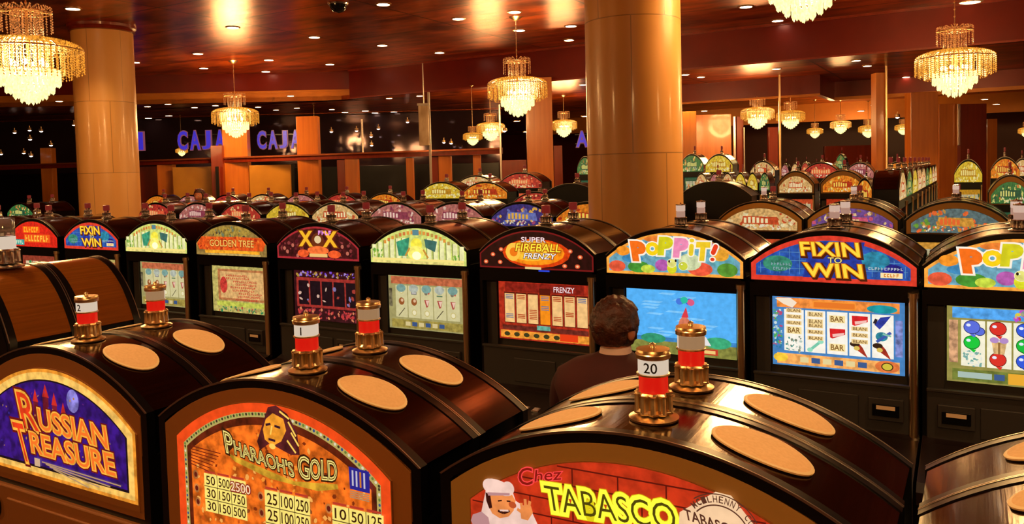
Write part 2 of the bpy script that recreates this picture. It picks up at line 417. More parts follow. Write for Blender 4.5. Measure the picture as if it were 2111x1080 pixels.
# ------------------------------------------------------------------ marquee designs of the middle and far rows: face z from -1.32 to about -0.79
BH = dict(hw=.84, zs=-1.12, zt=-.80, zb=-1.31)
insB = inarc(.84, -1.12, -.80, -1.31, .03)
def shell(c, s=.95, noise=.2, hw=.84, frame=None, fw=.04):
    a = Art(); a.base(arcshape(hw+.005, -1.12, -.795, -1.315), DKBROWN)
    if frame:
        a.poly(arcshape(hw, -1.12, -.80, -1.31), frame)
        a.poly(arcshape(hw-fw, -1.12-fw*.2, -.80-fw, -1.31+fw), G(c, s, noise))
    else: a.poly(arcshape(hw, -1.12, -.80, -1.31), G(c, s, noise))
    return a
def art_fixin():
    a = shell((36, 84, 170), .95, .35, frame=G((222, 58, 40), .95, .2), fw=.055)
    grid = G((110, 170, 210), .8); a.k += 1
    ins = inarc(.78, -1.13, -.86, -1.25, .01)
    for i in range(-7, 8):
        u = i*.105; vs = [v for v in [-1.25+.01*k for k in range(40)] if ins(u, v)]
        if vs: a.line([(u, vs[0]), (u, vs[-1])], .004, grid, False)
    for k in range(4):
        v = -1.17+.09*k; us = [u for u in [-.78+.01*j for j in range(157)] if ins(u, v)]
        if us: a.line([(us[0], v), (us[-1], v)], .004, grid, False)
    a.oval(-.55, -1.12, .16, .09, G((60, 150, 120), .8, .4)); a.oval(.45, -1.06, .14, .1, G((40, 140, 170), .85, .4)); a.oval(.62, -1.17, .1, .08, G((30, 30, 140), .85, .4))
    dk, yl, y2 = G((84, 30, 10), .8), G((250, 214, 60), 1.05), G((222, 120, 16), .95)
    a.poly([(-.33, -.865), (.35, -.865), (.31, -1.03), (.36, -1.26), (-.28, -1.26), (-.24, -1.05)], G((34, 58, 160), .9, .3))
    for st, u0, u1, v0, v1, sk in (('FIXIN', -.29, .30, -1.02, -.875, -.02), ('WIN', -.25, .33, -1.25, -1.105, -.02)):
        a.word(st, u0+.012, u1+.012, v0-.012, v1-.012, dk, dk, .09, sk); a.word(st, u0, u1, v0, v1, y2, None, 0, sk, bold=.05); a.word(st, u0, u1, v0, v1, yl, None, 0, sk, bold=.015)
    a.word('TO', -.02, .12, -1.095, -1.035, G((240, 220, 120), 1), G((50, 40, 60), .8), .05)
    for k in range(2):
        a.scrib(-.62+.02*k, -.40, -1.14-.05*k, -1.11-.05*k, G((150, 180, 190), .8), 7, k)
    a.scrib(.38, .72, -1.155, -1.125, G((190, 200, 210), .85), 11, 4)
    a.rect(.50, -1.235, .71, -1.18, G((250, 226, 170), 1)); a.scrib(.53, .68, -1.225, -1.19, G((220, 120, 20), 1), 5, 3)
    return a
def balloonish(a, u, v, r, col, hi, tail=True):
    a.oval(u, v, r*1.08, r*.98, G((250, 236, 214), 1)); a.oval(u, v, r, r*.9, G(col, .95, .15))
    if tail: a.poly([(u-r*.5, v-r*.6), (u+r*.15, v-r*.85), (u-r*.1, v-r*1.7)], G(col, .95, .15))
    a.oval(u-r*.3, v+r*.35, r*.22, r*.16, G(hi, 1))
def art_poppit():
    a = shell((110, 170, 190), .95, .3, frame=G((244, 160, 60), 1, .25), fw=.035)
    for u, v, ru, rv, c in ((-.62, -1.03, .09, .06, (250, 150, 40)), (-.5, -1.12, .14, .05, (60, 140, 190)), (.6, -1.12, .14, .08, (100, 170, 180)),
                            (-.7, -1.22, .11, .07, (236, 92, 60)), (-.42, -1.22, .14, .07, (70, 150, 50)), (-.3, -1.24, .09, .05, (200, 220, 70)), (.66, -1.22, .12, .08, (90, 150, 50)),
                            (.34, -1.22, .15, .08, (240, 90, 60)), (.58, -1.05, .10, .07, (246, 170, 50)), (-.15, -.88, .2, .04, (240, 130, 50)), (.35, -.93, .16, .05, (200, 120, 160)),
                            (-.12, -1.19, .09, .07, (180, 90, 170)), (.0, -1.22, .06, .07, (220, 220, 40)), (.22, -1.14, .14, .1, (210, 220, 170))):
        if True: a.oval(u, v, ru, rv, G(c, .95, .25))
    wh = G((252, 240, 220), 1)
    BL = [('P', -.47, -.33, -1.13, -.93, (246, 110, 24), -.03), ('O', -.31, -.17, -1.06, -.93, (246, 206, 20), 0), ('P', -.15, -.02, -1.05, -.87, (214, 206, 30), .02),
          ('P', .04, .17, -1.07, -.88, (240, 140, 180), .02), ('T', .30, .43, -1.10, -.92, (240, 200, 40), .02)]
    def stick(u0, v0, u1, v1, w, c):
        a.line([(u0, v0), (u1, v1)], w, G(c, 1, .1)); a.oval(u0, v0, w/2, w/2, G(c, 1, .1)); a.oval(u1, v1, w/2, w/2, G(c, 1, .1))
    for st, u0, u1, v0, v1, c, sk in BL: a.text(st, (u0, v0), (u1, v0), (u0+sk, v1), wh, .15)
    stick(.235, -1.04, .245, -.93, .085, (252, 240, 220)); stick(.50, -1.02, .53, -.95, .085, (252, 240, 220)); a.oval(.49, -1.10, .04, .035, wh); a.oval(.25, -.885, .045, .035, wh)
    for st, u0, u1, v0, v1, c, sk in BL: a.text(st, (u0, v0), (u1, v0), (u0+sk, v1), G(c, 1, .1), .085)
    stick(.235, -1.04, .245, -.95, .055, (240, 206, 40)); stick(.50, -1.02, .53, -.95, .055, (230, 60, 30)); a.oval(.49, -1.10, .025, .02, G((230, 60, 30), 1)); a.oval(.25, -.885, .028, .022, G((240, 206, 40), 1))
    balloonish(a, .0, -1.16, .055, (226, 220, 120), (255, 250, 220), False); balloonish(a, .14, -1.19, .055, (200, 206, 60), (255, 250, 220), False)
    a.oval(.05, -1.13, .012, .016, G((30, 20, 20), .8)); a.oval(-.03, -1.14, .012, .016, G((30, 20, 20), .8))
    return a
def art_fireball():
    a = shell((40, 6, 8), .9, .5, frame=G((130, 20, 24), .8), fw=.02)
    a.oval(.02, -1.10, .50, .19, G((214, 60, 10), 1, .3)); a.oval(0, -1.09, .44, .165, G((250, 140, 20), 1, .3)); a.oval(-.06, -1.07, .36, .13, G((255, 190, 50), 1, .2))
    a.oval(-.32, -1.09, .11, .12, G((255, 196, 70), 1.0)); a.oval(-.31, -1.09, .06, .06, G((240, 120, 20), 1))
    a.word('SUPER', -.19, .17, -.955, -.89, G((250, 226, 226), 1), G((90, 10, 10), .8), .05)
    a.word('FIREBALL', -.28, .38, -1.075, -.975, G((250, 230, 60), 1.05), G((170, 60, 6), .9), .07, .02)
    a.word('FRENZY', -.16, .30, -1.17, -1.10, G((250, 240, 240), 1.05), G((90, 20, 6), .8), .06, .02)
    for u, v in ((-.63, -1.13), (-.52, -1.23), (-.5, -1.06), (.52, -1.06), (.66, -1.13), (.62, -1.25), (.44, -1.25), (-.74, -1.23)):
        a.oval(u, v, .035, .028, G((230, 90, 50), .95)); a.oval(u, v, .018, .014, G((250, 190, 140), 1))
    a.rect(-.14, -1.31, .10, -1.28, G((230, 200, 130), 1)); a.rect(.06, -1.335, .22, -1.315, G((40, 70, 220), 1))
    return a
def art_temple():
    a = shell((206, 214, 112), 1, .25)
    for i in range(-7, 8):
        u = i*.11
        if abs(u) < .18: continue
        h = math.sqrt(max(0, 1-(u/.9)**2))*.25
        a.rect(u-.036, -1.24, u+.036, -1.16+h*.9, G((236, 232, 170), 1, .15)); a.rect(u-.050, -1.24, u-.036, -1.16+h*.9, G((130, 140, 70), .9))
    a.rect(-.80, -1.27, .80, -1.235, G((250, 226, 130), 1)); a.rect(-.80, -1.305, .80, -1.275, G((226, 206, 120), 1, .3))
    a.speck(40, -.82, .82, -1.23, -1.12, [G((110, 170, 60), .9), G((170, 200, 80), .9)], .03, 8, lambda u, v: abs(u) > .62 and insB(u, v))
    a.poly([(-.36, -1.0), (-.12, -.93), (-.16, -1.2), (-.32, -1.2)], G((60, 160, 120), .9, .3)); a.poly([(.14, -.95), (.36, -.98), (.32, -1.13), (.16, -1.07)], G((60, 110, 100), .9, .2))
    a.oval(0, -1.03, .10, .09, G((246, 230, 70), 1, .15)); a.oval(-.01, -1.15, .15, .10, G((250, 236, 110), 1, .15)); a.oval(0, -1.19, .08, .06, G((255, 252, 200), 1.1))
    a.line([(-.12, -1.08), (-.2, -1.2)], .03, G((210, 150, 60), .9)); a.line([(.12, -1.1), (.2, -1.22)], .03, G((210, 150, 60), .9))
    r = random.Random(4)
    for i in range(17):
        t = -.56+.07*i
        if abs(t) < .06: continue
        v = -.83-.32*(t/.84)**2
        a.rect(t-.024, v-.055, t+.022, v-.005, G(r.choice([(230, 150, 60), (214, 120, 60), (190, 150, 70)]), .95))
    a.rect(-.06, -.90, .05, -.82, G((90, 140, 150), .9))
    return a
def art_tree():
    a = shell((150, 120, 60), .9, .3)
    a.oval(0, -.92, .5, .10, G((170, 140, 60), .9, .4)); a.speck(60, -.6, .6, -1.0, -.82, [G((120, 130, 100), .8), G((190, 150, 60), .9), G((90, 70, 50), .8)], .025, 12, insB)
    a.poly([(-.82, -1.12), (-.7, -1.0), (.72, -1.0), (.82, -1.1), (.76, -1.22), (-.76, -1.22)], G((226, 84, 26), 1, .35))
    a.speck(50, -.8, .8, -1.22, -1.0, [G((240, 120, 40), 1), G((190, 50, 20), .9)], .03, 13, insB)
    a.word('GOLDEN TREE', -.50, .55, -1.16, -1.05, G((250, 190, 90), 1.05), G((150, 40, 10), .9), .05)
    a.rect(-.62, -1.275, .68, -1.225, G((250, 170, 40), 1, .3)); a.rect(-.55, -1.31, .7, -1.28, G((200, 170, 100), .9, .3))
    return a
def art_box():
    a = shell((70, 14, 20), .85, .6, frame=G((176, 40, 50), .85, .2), fw=.03)
    a.speck(90, -.75, .75, -1.28, -.9, [G((110, 30, 40), .8), G((60, 10, 20), .7), G((150, 60, 60), .8)], .03, 22, insB)
    for u, v in ((-.62, -1.2), (-.5, -1.1), (.52, -1.1), (.62, -1.2), (-.68, -1.15), (.36, -1.23), (-.4, -1.26)):
        a.oval(u, v, .03, .03, G((200, 110, 90), .9)); 
    yl, dk = G((244, 180, 40), 1.05), G((120, 40, 10), .8)
    a.word('X', -.34, -.10, -1.10, -.88, yl, dk, .06, bold=.04); a.word('X', .16, .40, -1.10, -.88, yl, dk, .06, bold=.04)
    a.oval(.03, -1.02, .13, .12, G((120, 50, 20), .8)); a.oval(.03, -1.0, .07, .06, G((230, 200, 150), 1))
    a.oval(.03, -1.17, .22, .07, G((240, 110, 50), 1, .3)); a.oval(-.28, -1.22, .12, .06, G((240, 90, 40), 1, .3)); a.oval(.36, -1.22, .13, .06, G((240, 90, 40), 1, .3))
    a.rect(-.15, -1.27, .22, -1.22, G((240, 190, 110), 1)); a.scrib(.04, .32, -.93, -.86, G((240, 150, 230), 1.05), 4, 6)
    return a
def art_redfruit():
    a = shell((220, 34, 20), .95, .25)
    a.rect(-.34, -1.03, .26, -.90, G((252, 84, 20), 1)); a.scrib(-.30, .22, -1.02, -.91, G((250, 176, 40), 1.05), 6, 8)
    a.rect(-.30, -1.22, .60, -1.06, G((240, 90, 24), 1)); a.scrib(-.26, .56, -1.20, -1.08, G((252, 184, 60), 1.05), 8, 9)
    a.rect(-.62, -1.28, -.30, -1.17, G((50, 160, 150), .95, .3)); a.scrib(-.60, -.33, -1.26, -1.19, G((220, 240, 200), 1), 4, 2)
    return a
def art_generic(cols, seed, bars=None, hw=.84, bright=.95):
    a = shell(cols[0], bright, .35, hw)
    r = random.Random(seed)
    a.speck(70, -hw, hw, -1.28, -.84, [G(c, bright, .2) for c in cols], .055, seed, insB)
    c1, c2 = cols[1], cols[2]
    w = r.uniform(.35, .5)
    a.poly([(-w, -1.16), (w, -1.18), (w*.9, -1.0), (-w*.9, -.98)], G(c2, bright, .3))
    for i in range(r.randint(5, 8)):
        u = -w+.06+i*(2*w-.08)/8
        a.rect(u, -1.14, u+.06, -1.02+.02*math.sin(i), G(c1, bright*1.08))
    a.speck(30, -.6, .6, -1.28, -1.18, [G(c1, bright), G((250, 236, 200), bright)], .03, seed+1, insB)
    if bars: a.rect(-.7, -1.29, .7, -1.235, G(bars, bright))
    return a

# ------------------------------------------------------------------ screens: u -0.64..0.72, v -2.29..-1.50
SU0, SU1, SV0, SV1 = -.64, .72, -2.29, -1.50
def scr(c, s=1, noise=.12):
    a = Art(front=.052)
    a.base([(SU0, SV0), (SU1, SV0), (SU1, SV1), (SU0, SV1)], BLACK); a.poly([(SU0, SV0), (SU1, SV0), (SU1, SV1), (SU0, SV1)], G(c, s, noise))
    return a
def scr_reels(bg, frame, top, sym, seed, n=5, bot=None, s=1.0, cell=(250, 244, 230)):
    a = scr(frame, s)
    a.rect(SU0+.05, SV1-.13, SU1-.05, SV1-.02, G(top, s, .3))
    r = random.Random(seed)
    u0, u1, v0, v1 = SU0+.12, SU1-.1, SV0+.17, SV1-.15
    w = (u1-u0)/n
    for i in range(n):
        a.rect(u0+i*w+.008, v0, u0+(i+1)*w-.008, v1, G(cell, s, .06), i == 0)
    a.k += 1
    for i in range(n):
        for k in range(3):
            u, v = u0+(i+.5)*w, v0+(k+.5)*(v1-v0)/3
            sym(a, u, v, w*.36, r, i, k)
    a.rect(SU0+.05, SV0+.02, SU1-.05, SV0+.14, G(bot or top, s, .3))
    for k in range(6): a.rect(SU0+.30+.12*k, SV0+.05, SU0+.39+.12*k, SV0+.11, G((60, 90, 140) if k % 2 else (230, 210, 150), s), k == 0)
    return a
def sym_fix(a, u, v, r, rnd, i, k):
    lay = [['r', 'b', 'B3'], ['w', 'B3', 'B2'], ['b', 'R', 'b'], ['D', 'B3', 'R'], ['D', 'T', 'J']][i][k]
    if lay == 'B3':
        for q in (-1, 0, 1): a.rect(u-r, v+q*.07-.025, u+r, v+q*.07+.02, G((240, 206, 140), 1), q == -1)
        for q in (-1, 0, 1): a.text('BLANK'[:4], (u-r*.8, v+q*.07-.018), (u+r*.8, v+q*.07-.018), (u-r*.8, v+q*.07+.014), G((120, 84, 40), .9), .01, q == -1)
    elif lay == 'B2':
        for q in (-.5, .5): a.rect(u-r, v+q*.08-.03, u+r, v+q*.08+.025, G((244, 214, 150), 1), q < 0)
        for q in (-.5, .5): a.text('BLAN', (u-r*.8, v+q*.08-.022), (u+r*.8, v+q*.08-.022), (u-r*.8, v+q*.08+.018), G((120, 84, 40), .9), .01, q < 0)
    elif lay == 'b':
        a.rect(u-r, v-.04, u+r, v+.04, G((250, 226, 160), 1)); a.text('BAR', (u-r*.8, v-.03), (u+r*.8, v-.03), (u-r*.8, v+.03), G((140, 96, 40), .9), .02)
    elif lay == 'R':
        a.poly([(u-r*.95, v+.05), (u+r, v+.05), (u+r, v-.01), (u-r*.6, v-.06), (u-r*.9, v-.05)], G((214, 32, 36), 1, .2)); a.poly([(u-r*.6, v-.01), (u+r*.9, v+.01), (u+r*.8, v-.02), (u-r*.55, v-.045)], G((244, 190, 180), 1))
    elif lay == 'r': a.speck(26, u-r, u+r, v-.09, v+.09, [G((80, 150, 140), 1), G((180, 200, 190), 1), G((120, 130, 110), 1)], .015, 5)
    elif lay == 'w': a.line([(u-r*.8, v-.06), (u, v), (u+r*.8, v+.06)], .03, G((120, 200, 170), 1)); a.oval(u+r*.7, v+.05, .03, .025, G((150, 220, 190), 1)); a.oval(u-r*.7, v-.05, .03, .025, G((150, 220, 190), 1))
    elif lay == 'D': a.poly([(u-r, v+.05), (u-.02, v+.08), (u+.03, v+.02), (u+r, v-.09), (u+.0, v-.03), (u-r*.5, v-.0)], G((170, 50, 34), 1, .3)); a.oval(u-.05, v+.055, .05, .03, G((50, 30, 20), 1)); a.oval(u-.03, v+.01, .03, .025, G((220, 190, 90), 1))
    elif lay == 'T': a.oval(u-.01, v, .06, .05, G((40, 130, 150), 1, .3)); a.line([(u-.06, v-.06), (u+.08, v+.05)], .03, G((60, 90, 170), 1)); a.line([(u, v+.03), (u+r, v+.01)], .02, G((130, 190, 170), 1))
    else: a.poly([(u-r, v-.03), (u-.02, v+.05), (u+r, v+.07), (u+.02, v-.02), (u-.03, v-.08)], G((44, 60, 160), 1, .3)); a.line([(u-r, v-.02), (u-.06, v+.03)], .03, G((40, 30, 40), 1))
def sym_pop(a, u, v, r, rnd, i, k):
    c = [[(90, 110, 220), (20, 200, 60), (200, 220, 210)], [(220, 50, 40), (220, 180, 120), (220, 50, 40)], [(50, 90, 220), (20, 190, 60), (50, 90, 220)], [(60, 90, 220), (220, 190, 130), (200, 220, 210)], [(220, 60, 50), (60, 90, 220), (20, 190, 60)]][i][2-k]
    if c == (200, 220, 210): a.speck(30, u-r, u+r, v-.08, v+.08, [G((120, 170, 160), 1), G((226, 230, 220), 1)], .018, 9)
    elif c[0] == 220 and c[1] > 170:
        a.poly([(u-r*.8, v+.03), (u+r*.8, v+.03), (u+r*.55, v-.09), (u-r*.55, v-.09)], G(c, 1, .3)); a.oval(u-r*.5, v+.05, .04, .03, G((180, 140, 200), 1)); a.oval(u+r*.5, v+.05, .04, .03, G((180, 140, 200), 1)); a.line([(u, v+.03), (u, v-.09)], .02, G((150, 110, 60), 1))
    else:
        dk = tuple(int(q*.5) for q in c)
        if k != 1 or i != 1:
            if (i+k) % 2 == 0: a.oval(u+r*.7, v-.03, .05, .045, G(dk, 1)); a.oval(u+r*.7, v-.03, .042, .038, G(c, 1))
        a.oval(u-.01, v+.01, r*.92, .072, G(dk, 1)); a.oval(u-.01, v+.01, r*.84, .064, G(c, 1)); a.poly([(u-.03, v-.06), (u+.03, v-.06), (u+.01, v-.095)], G(c, 1)); a.oval(u-.04, v+.03, .02, .015, G((230, 236, 250), 1))
def sym_temple(a, u, v, r, rnd, i, k):
    t = [['s', 'd', 'o'], ['g', 'd', 'q'], ['o', 'h', 'R'], ['s', 'h', 'w'], ['g', 'h', 'R']][i][k]
    if t == 's': a.line([(u-r*.7, v-.06), (u+r*.7, v+.06)], .012, G((70, 60, 40), 1))
    elif t == 'd': a.oval(u, v, .052, .055, G((150, 84, 40), 1)); a.oval(u+.01, v+.015, .024, .024, G((220, 180, 140), 1))
    elif t == 'q': a.rect(u-.05, v-.05, u+.05, v+.05, G((120, 120, 116), 1)); a.rect(u-.038, v-.038, u+.038, v+.038, G((190, 184, 176), 1))
    elif t == 'h': a.poly([(u-.045, v+.04), (u+.045, v+.04), (u+.02, v-.06), (u-.01, v-.07)], G((170, 70, 60), 1)); a.poly([(u-.02, v+.03), (u+.045, v+.035), (u+.01, v-.05)], G((232, 190, 170), 1))
    elif t == 'R': a.poly([(u-.05, v+.05), (u+.02, v+.06), (u+.06, v), (u+.04, v-.04), (u+.0, v+.01)], G((200, 40, 36), 1)); a.oval(u-.01, v-.02, .03, .03, G((120, 110, 90), 1))
    elif t == 'w': a.oval(u, v, .05, .03, G((150, 170, 150), 1)); a.line([(u-.05, v-.05), (u+.05, v-.05)], .02, G((90, 120, 90), 1))
    else: a.oval(u, v, .046, .046, G((196, 180, 110), 1)); a.oval(u, v, .034, .034, G((232, 222, 180), 1))
def screen_fixin():
    a = scr_reels(None, (70, 130, 190), (240, 140, 60), sym_fix, 1, 5, (246, 170, 90))
    a.poly([(SU0+.03, SV1-.03), (SU0+.2, SV1-.02), (SU0+.27, SV1-.07), (SU0+.22, SV1-.13), (SU0+.12, SV1-.09)], G((246, 226, 200), 1)); a.rect(-.2, SV1-.12, .24, SV1-.04, G((250, 150, 50), 1)); a.rect(-.19, SV1-.11, .23, SV1-.05, G((232, 120, 40), 1))
    a.oval(.5, SV1-.09, .15, .045, G((20, 150, 160), 1, .2)); a.rect(SU1-.09, SV0+.2, SU1-.02, SV1-.2, G((120, 130, 190), 1, .5))
    a.speck(60, SU0+.01, SU0+.1, SV0+.2, SV1-.15, [G((40, 120, 160), 1), G((190, 70, 110), 1), G((80, 170, 90), 1), G((200, 220, 220), 1)], .018, 3)
    a.oval(SU0+.09, SV0+.09, .08, .05, G((246, 200, 60), 1, .2)); a.oval(SU1-.17, SV0+.085, .12, .065, G((230, 120, 60), 1, .2)); a.oval(SU1-.17, SV0+.085, .06, .045, G((70, 50, 20), 1)); a.oval(SU1-.17, SV0+.085, .048, .035, G((210, 190, 60), 1))
    return a
def screen_pop():
    a = scr_reels(None, (150, 140, 70), (80, 160, 230), sym_pop, 2, 5, (110, 120, 50), cell=(246, 240, 214))
    a.rect(SU0+.02, SV0+.2, SU0+.1, SV1-.15, G((200, 150, 110), 1, .5)); a.speck(40, -.1, .6, SV1-.11, SV1-.03, [G((220, 60, 50), 1), G((60, 170, 60), 1), G((190, 80, 200), 1), G((220, 200, 60), 1)], .03, 6)
    a.rect(SU0+.1, SV0+.05, SU0+.4, SV0+.11, G((170, 190, 180), 1)); a.rect(-.1, SV0+.02, .05, SV0+.13, G((236, 170, 50), 1)); a.rect(.08, SV0+.02, .34, SV0+.13, G((236, 190, 60), 1)); a.oval(.21, SV0+.075, .04, .035, G((220, 90, 30), 1))
    return a
def screen_sky():
    a = scr((84, 176, 244), 1.0, .10)
    r = random.Random(7); a.k += 1
    for i in range(16):
        v = SV1-.06-.036*i; u = r.uniform(SU0+.15, SU1-.4); w = r.uniform(.15, .3)
        a.poly([(u, v), (u+w, v-.01), (u+w+.05, v+.015), (u+.05, v+.02)], G((128, 200, 250), 1, .1), False)
    a.rect(SU0, SV0+.12, SU1, SV0+.2, G((60, 130, 190), 1, .2)); a.rect(SU0, SV0, SU1, SV0+.15, G((130, 130, 60), 1, .3))
    a.oval(.5, SV0+.18, .16, .07, G((60, 170, 120), 1, .2)); a.oval(-.3, SV0+.18, .16, .06, G((50, 150, 110), 1, .2))
    a.poly([(.16, SV0+.14), (.26, SV0+.29), (.36, SV0+.24), (.42, SV0+.14)], G((232, 226, 226), 1)); a.poly([(.24, SV0+.14), (.26, SV0+.22), (.29, SV0+.14)], G((210, 60, 60), 1))
    a.poly([(.0, -1.98), (.2, -1.98), (.16, -1.86), (.10, -1.80), (.04, -1.86)], G((214, 120, 90), 1, .2)); a.poly([(-.02, -2.04), (.24, -2.04), (.2, -1.95), (.02, -1.95)], G((110, 40, 50), 1)); a.poly([(.06, -1.83), (.12, -1.70), (.15, -1.83)], G((220, 60, 70), 1))
    for u, c in ((.06, (40, 200, 130)), (.16, (60, 90, 210)), (.04, (70, 120, 220)), (.18, (220, 90, 130)), (.10, (40, 190, 160))):
        a.oval(u, -1.62-.03*abs(u-.1)*10, .045, .04, G(c, 1))
    a.rect(.22, SV0+.03, .5, SV0+.1, G((200, 60, 40), 1)); a.rect(.25, SV0+.045, .47, SV0+.085, G((240, 200, 120), 1))
    return a
def screen_fire():
    a = scr((176, 44, 24), .95, .35)
    a.rect(SU0+.1, SV1-.14, SU1-.08, SV1-.02, G((140, 30, 20), .9, .4)); a.word('FRENZY', .20, .5, SV1-.12, SV1-.05, G((250, 220, 220), 1), G((120, 10, 10), .8), .04)
    n = 7; u0, u1 = SU0+.08, SU1-.02; w = (u1-u0)/n
    for i in range(n):
        c = (240, 130, 20) if i == 3 else (236, 180, 110)
        a.rect(u0+i*w+.006, SV0+.22, u0+(i+1)*w-.010, SV1-(.08 if i == 3 else .15), G((90, 20, 10), .9), i == 0)
    a.k += 1
    for i in range(n):
        c = (244, 140, 24) if i == 3 else (240, 190, 122)
        a.rect(u0+i*w+.014, SV0+.23, u0+(i+1)*w-.018, SV1-.17, G(c, 1, .12), False)
    r = random.Random(2); a.k += 1
    for i in range(n):
        for k in range(2):
            v = r.choice((SV0+.29, SV0+.42, SV1-.24)) if k else SV1-.24-.19*(i % 3 == 2)
            for q in range(3): a.rect(u0+i*w+.03, v+q*.022, u0+(i+1)*w-.035, v+q*.022+.012, G((190, 70, 30), .9) if i % 3 else G((110, 120, 150), .9), False)
    a.rect(SU0+.05, SV0+.13, SU1-.03, SV0+.19, G((110, 40, 30), .9, .4)); a.rect(-.06, SV0+.15, .14, SV0+.21, G((100, 170, 150), 1, .3))
    a.rect(SU0+.02, SV0+.02, SU1-.02, SV0+.12, G((236, 150, 50), 1, .3)); a.k += 1
    for k in range(6): a.oval(SU0+.12+.15*k, SV0+.07, .045, .03, G((60, 60, 30), .9), 0, 12, False)
    a.rect(.28, SV0+.03, .54, SV0+.12, G((230, 60, 20), 1))
    return a
def screen_temple():
    a = scr_reels(None, (176, 166, 106), (206, 110, 70), sym_temple, 3, 5, (170, 150, 70), s=.82, cell=(226, 216, 160))
    a.k += 1
    for i in range(5):
        u = SU0+.12+.228*(i+.5); a.oval(u, SV1-.19, .085, .06, G((190, 196, 180) if i % 2 else (130, 170, 160), .8, .2), 0, 14, False)
    a.rect(SU0+.01, SV0+.32, SU0+.07, SV1-.2, G((120, 110, 80), .8, .6))
    return a
def screen_list():
    a = scr((196, 180, 100), .9, .35)
    a.rect(SU0+.14, SV0+.2, SU1-.05, SV1-.06, G((190, 120, 70), .9, .3)); a.rect(SU0+.2, SV0+.24, SU1-.09, SV1-.1, G((226, 176, 110), .9, .25))
    r = random.Random(3)
    for k in range(9):
        v = SV1-.15-.05*k; u = r.uniform(-.2, 0) if k > 1 else -.3
        a.scrib(u, u+r.uniform(.5, .62), v-.032, v, G((206, 50, 40), .9), 12, k)
    a.oval(-.36, -1.83, .09, .14, G((206, 60, 50), .9, .4)); a.rect(SU0+.1, SV0+.1, SU1-.06, SV0+.18, G((196, 200, 80), .9, .3)); a.speck(50, SU0+.12, SU1-.08, SV0+.02, SV0+.09, [G((40, 130, 80), .9), G((190, 80, 60), .9), G((190, 190, 90), .9)], .03, 9)
    return a
def screen_dark():
    a = scr((60, 16, 24), .8, .5)
    a.speck(60, SU0+.05, SU1-.03, SV1-.1, SV1-.02, [G((110, 60, 200), .9), G((190, 150, 60), .8), G((160, 130, 220), .9)], .025, 4)
    u0, u1 = SU0+.08, SU1-.05; w = (u1-u0)/5; a.rect(u0-.03, SV0+.2, u1+.02, SV1-.12, G((170, 50, 44), .85, .3)); a.k += 1
    for i in range(5): a.rect(u0+i*w+.015, SV0+.24, u0+(i+1)*w-.015, SV1-.17, G((26, 10, 22), .8, .4), False)
    a.speck(16, u0, u1, SV0+.27, SV1-.2, [G((220, 180, 160), .9), G((170, 60, 50), .9), G((130, 120, 170), .9)], .035, 5)
    a.speck(70, SU0+.06, SU1-.03, SV0+.03, SV0+.17, [G((200, 60, 60), .9), G((150, 50, 60), .8), G((220, 130, 90), .9)], .03, 6)
    return a
def screen_generic(cols, seed, s=.9):
    a = scr(cols[0], s, .3); r = random.Random(seed)
    u0, u1 = SU0+.1, SU1-.08; w = (u1-u0)/5; a.k += 1
    for i in range(5): a.rect(u0+i*w+.012, SV0+.18, u0+(i+1)*w-.012, SV1-.12, G(cols[1], s, .2), False)
    a.speck(34, u0, u1, SV0+.2, SV1-.14, [G(c, s) for c in cols[2:]], .06, seed)
    a.speck(30, SU0+.05, SU1-.05, SV0+.03, SV0+.15, [G(c, s) for c in cols[1:]], .04, seed+1)
    return a

# ------------------------------------------------------------------ parts shared by the machines
CACHE = {}
def part(name, key, build, mats, parent, smooth=False, loc=None):
    """the first use builds the mesh, later uses share it"""
    if key not in CACHE:
        bm = bmesh.new(); build(bm); o = link(name, bm, mats, parent, smooth, loc); CACHE[key] = o.data; return o
    o = bpy.data.objects.new(name, CACHE[key]); C.objects.link(o); o.parent = parent
    if loc is not None: o.location = loc
    return o
def artpart(name, key, fn, parent):
    if key not in CACHE:
        o = fn().done(name, parent); CACHE[key] = o.data; return o
    o = bpy.data.objects.new(name, CACHE[key]); C.objects.link(o); o.parent = parent
    return o
def root(name, label, cat, loc, rz=0.0, group=None, s=1.0):
    o = bpy.data.objects.new(name, None); C.objects.link(o); o.empty_display_size = .2
    o.location = loc; o.rotation_euler = (0, 0, rz); o.scale = (s, s, s)
    o['label'] = label; o['category'] = cat
    if group: o['group'] = group
    return o
def zz(z): return E/U+z          # height above the floor in units, from height below the eye

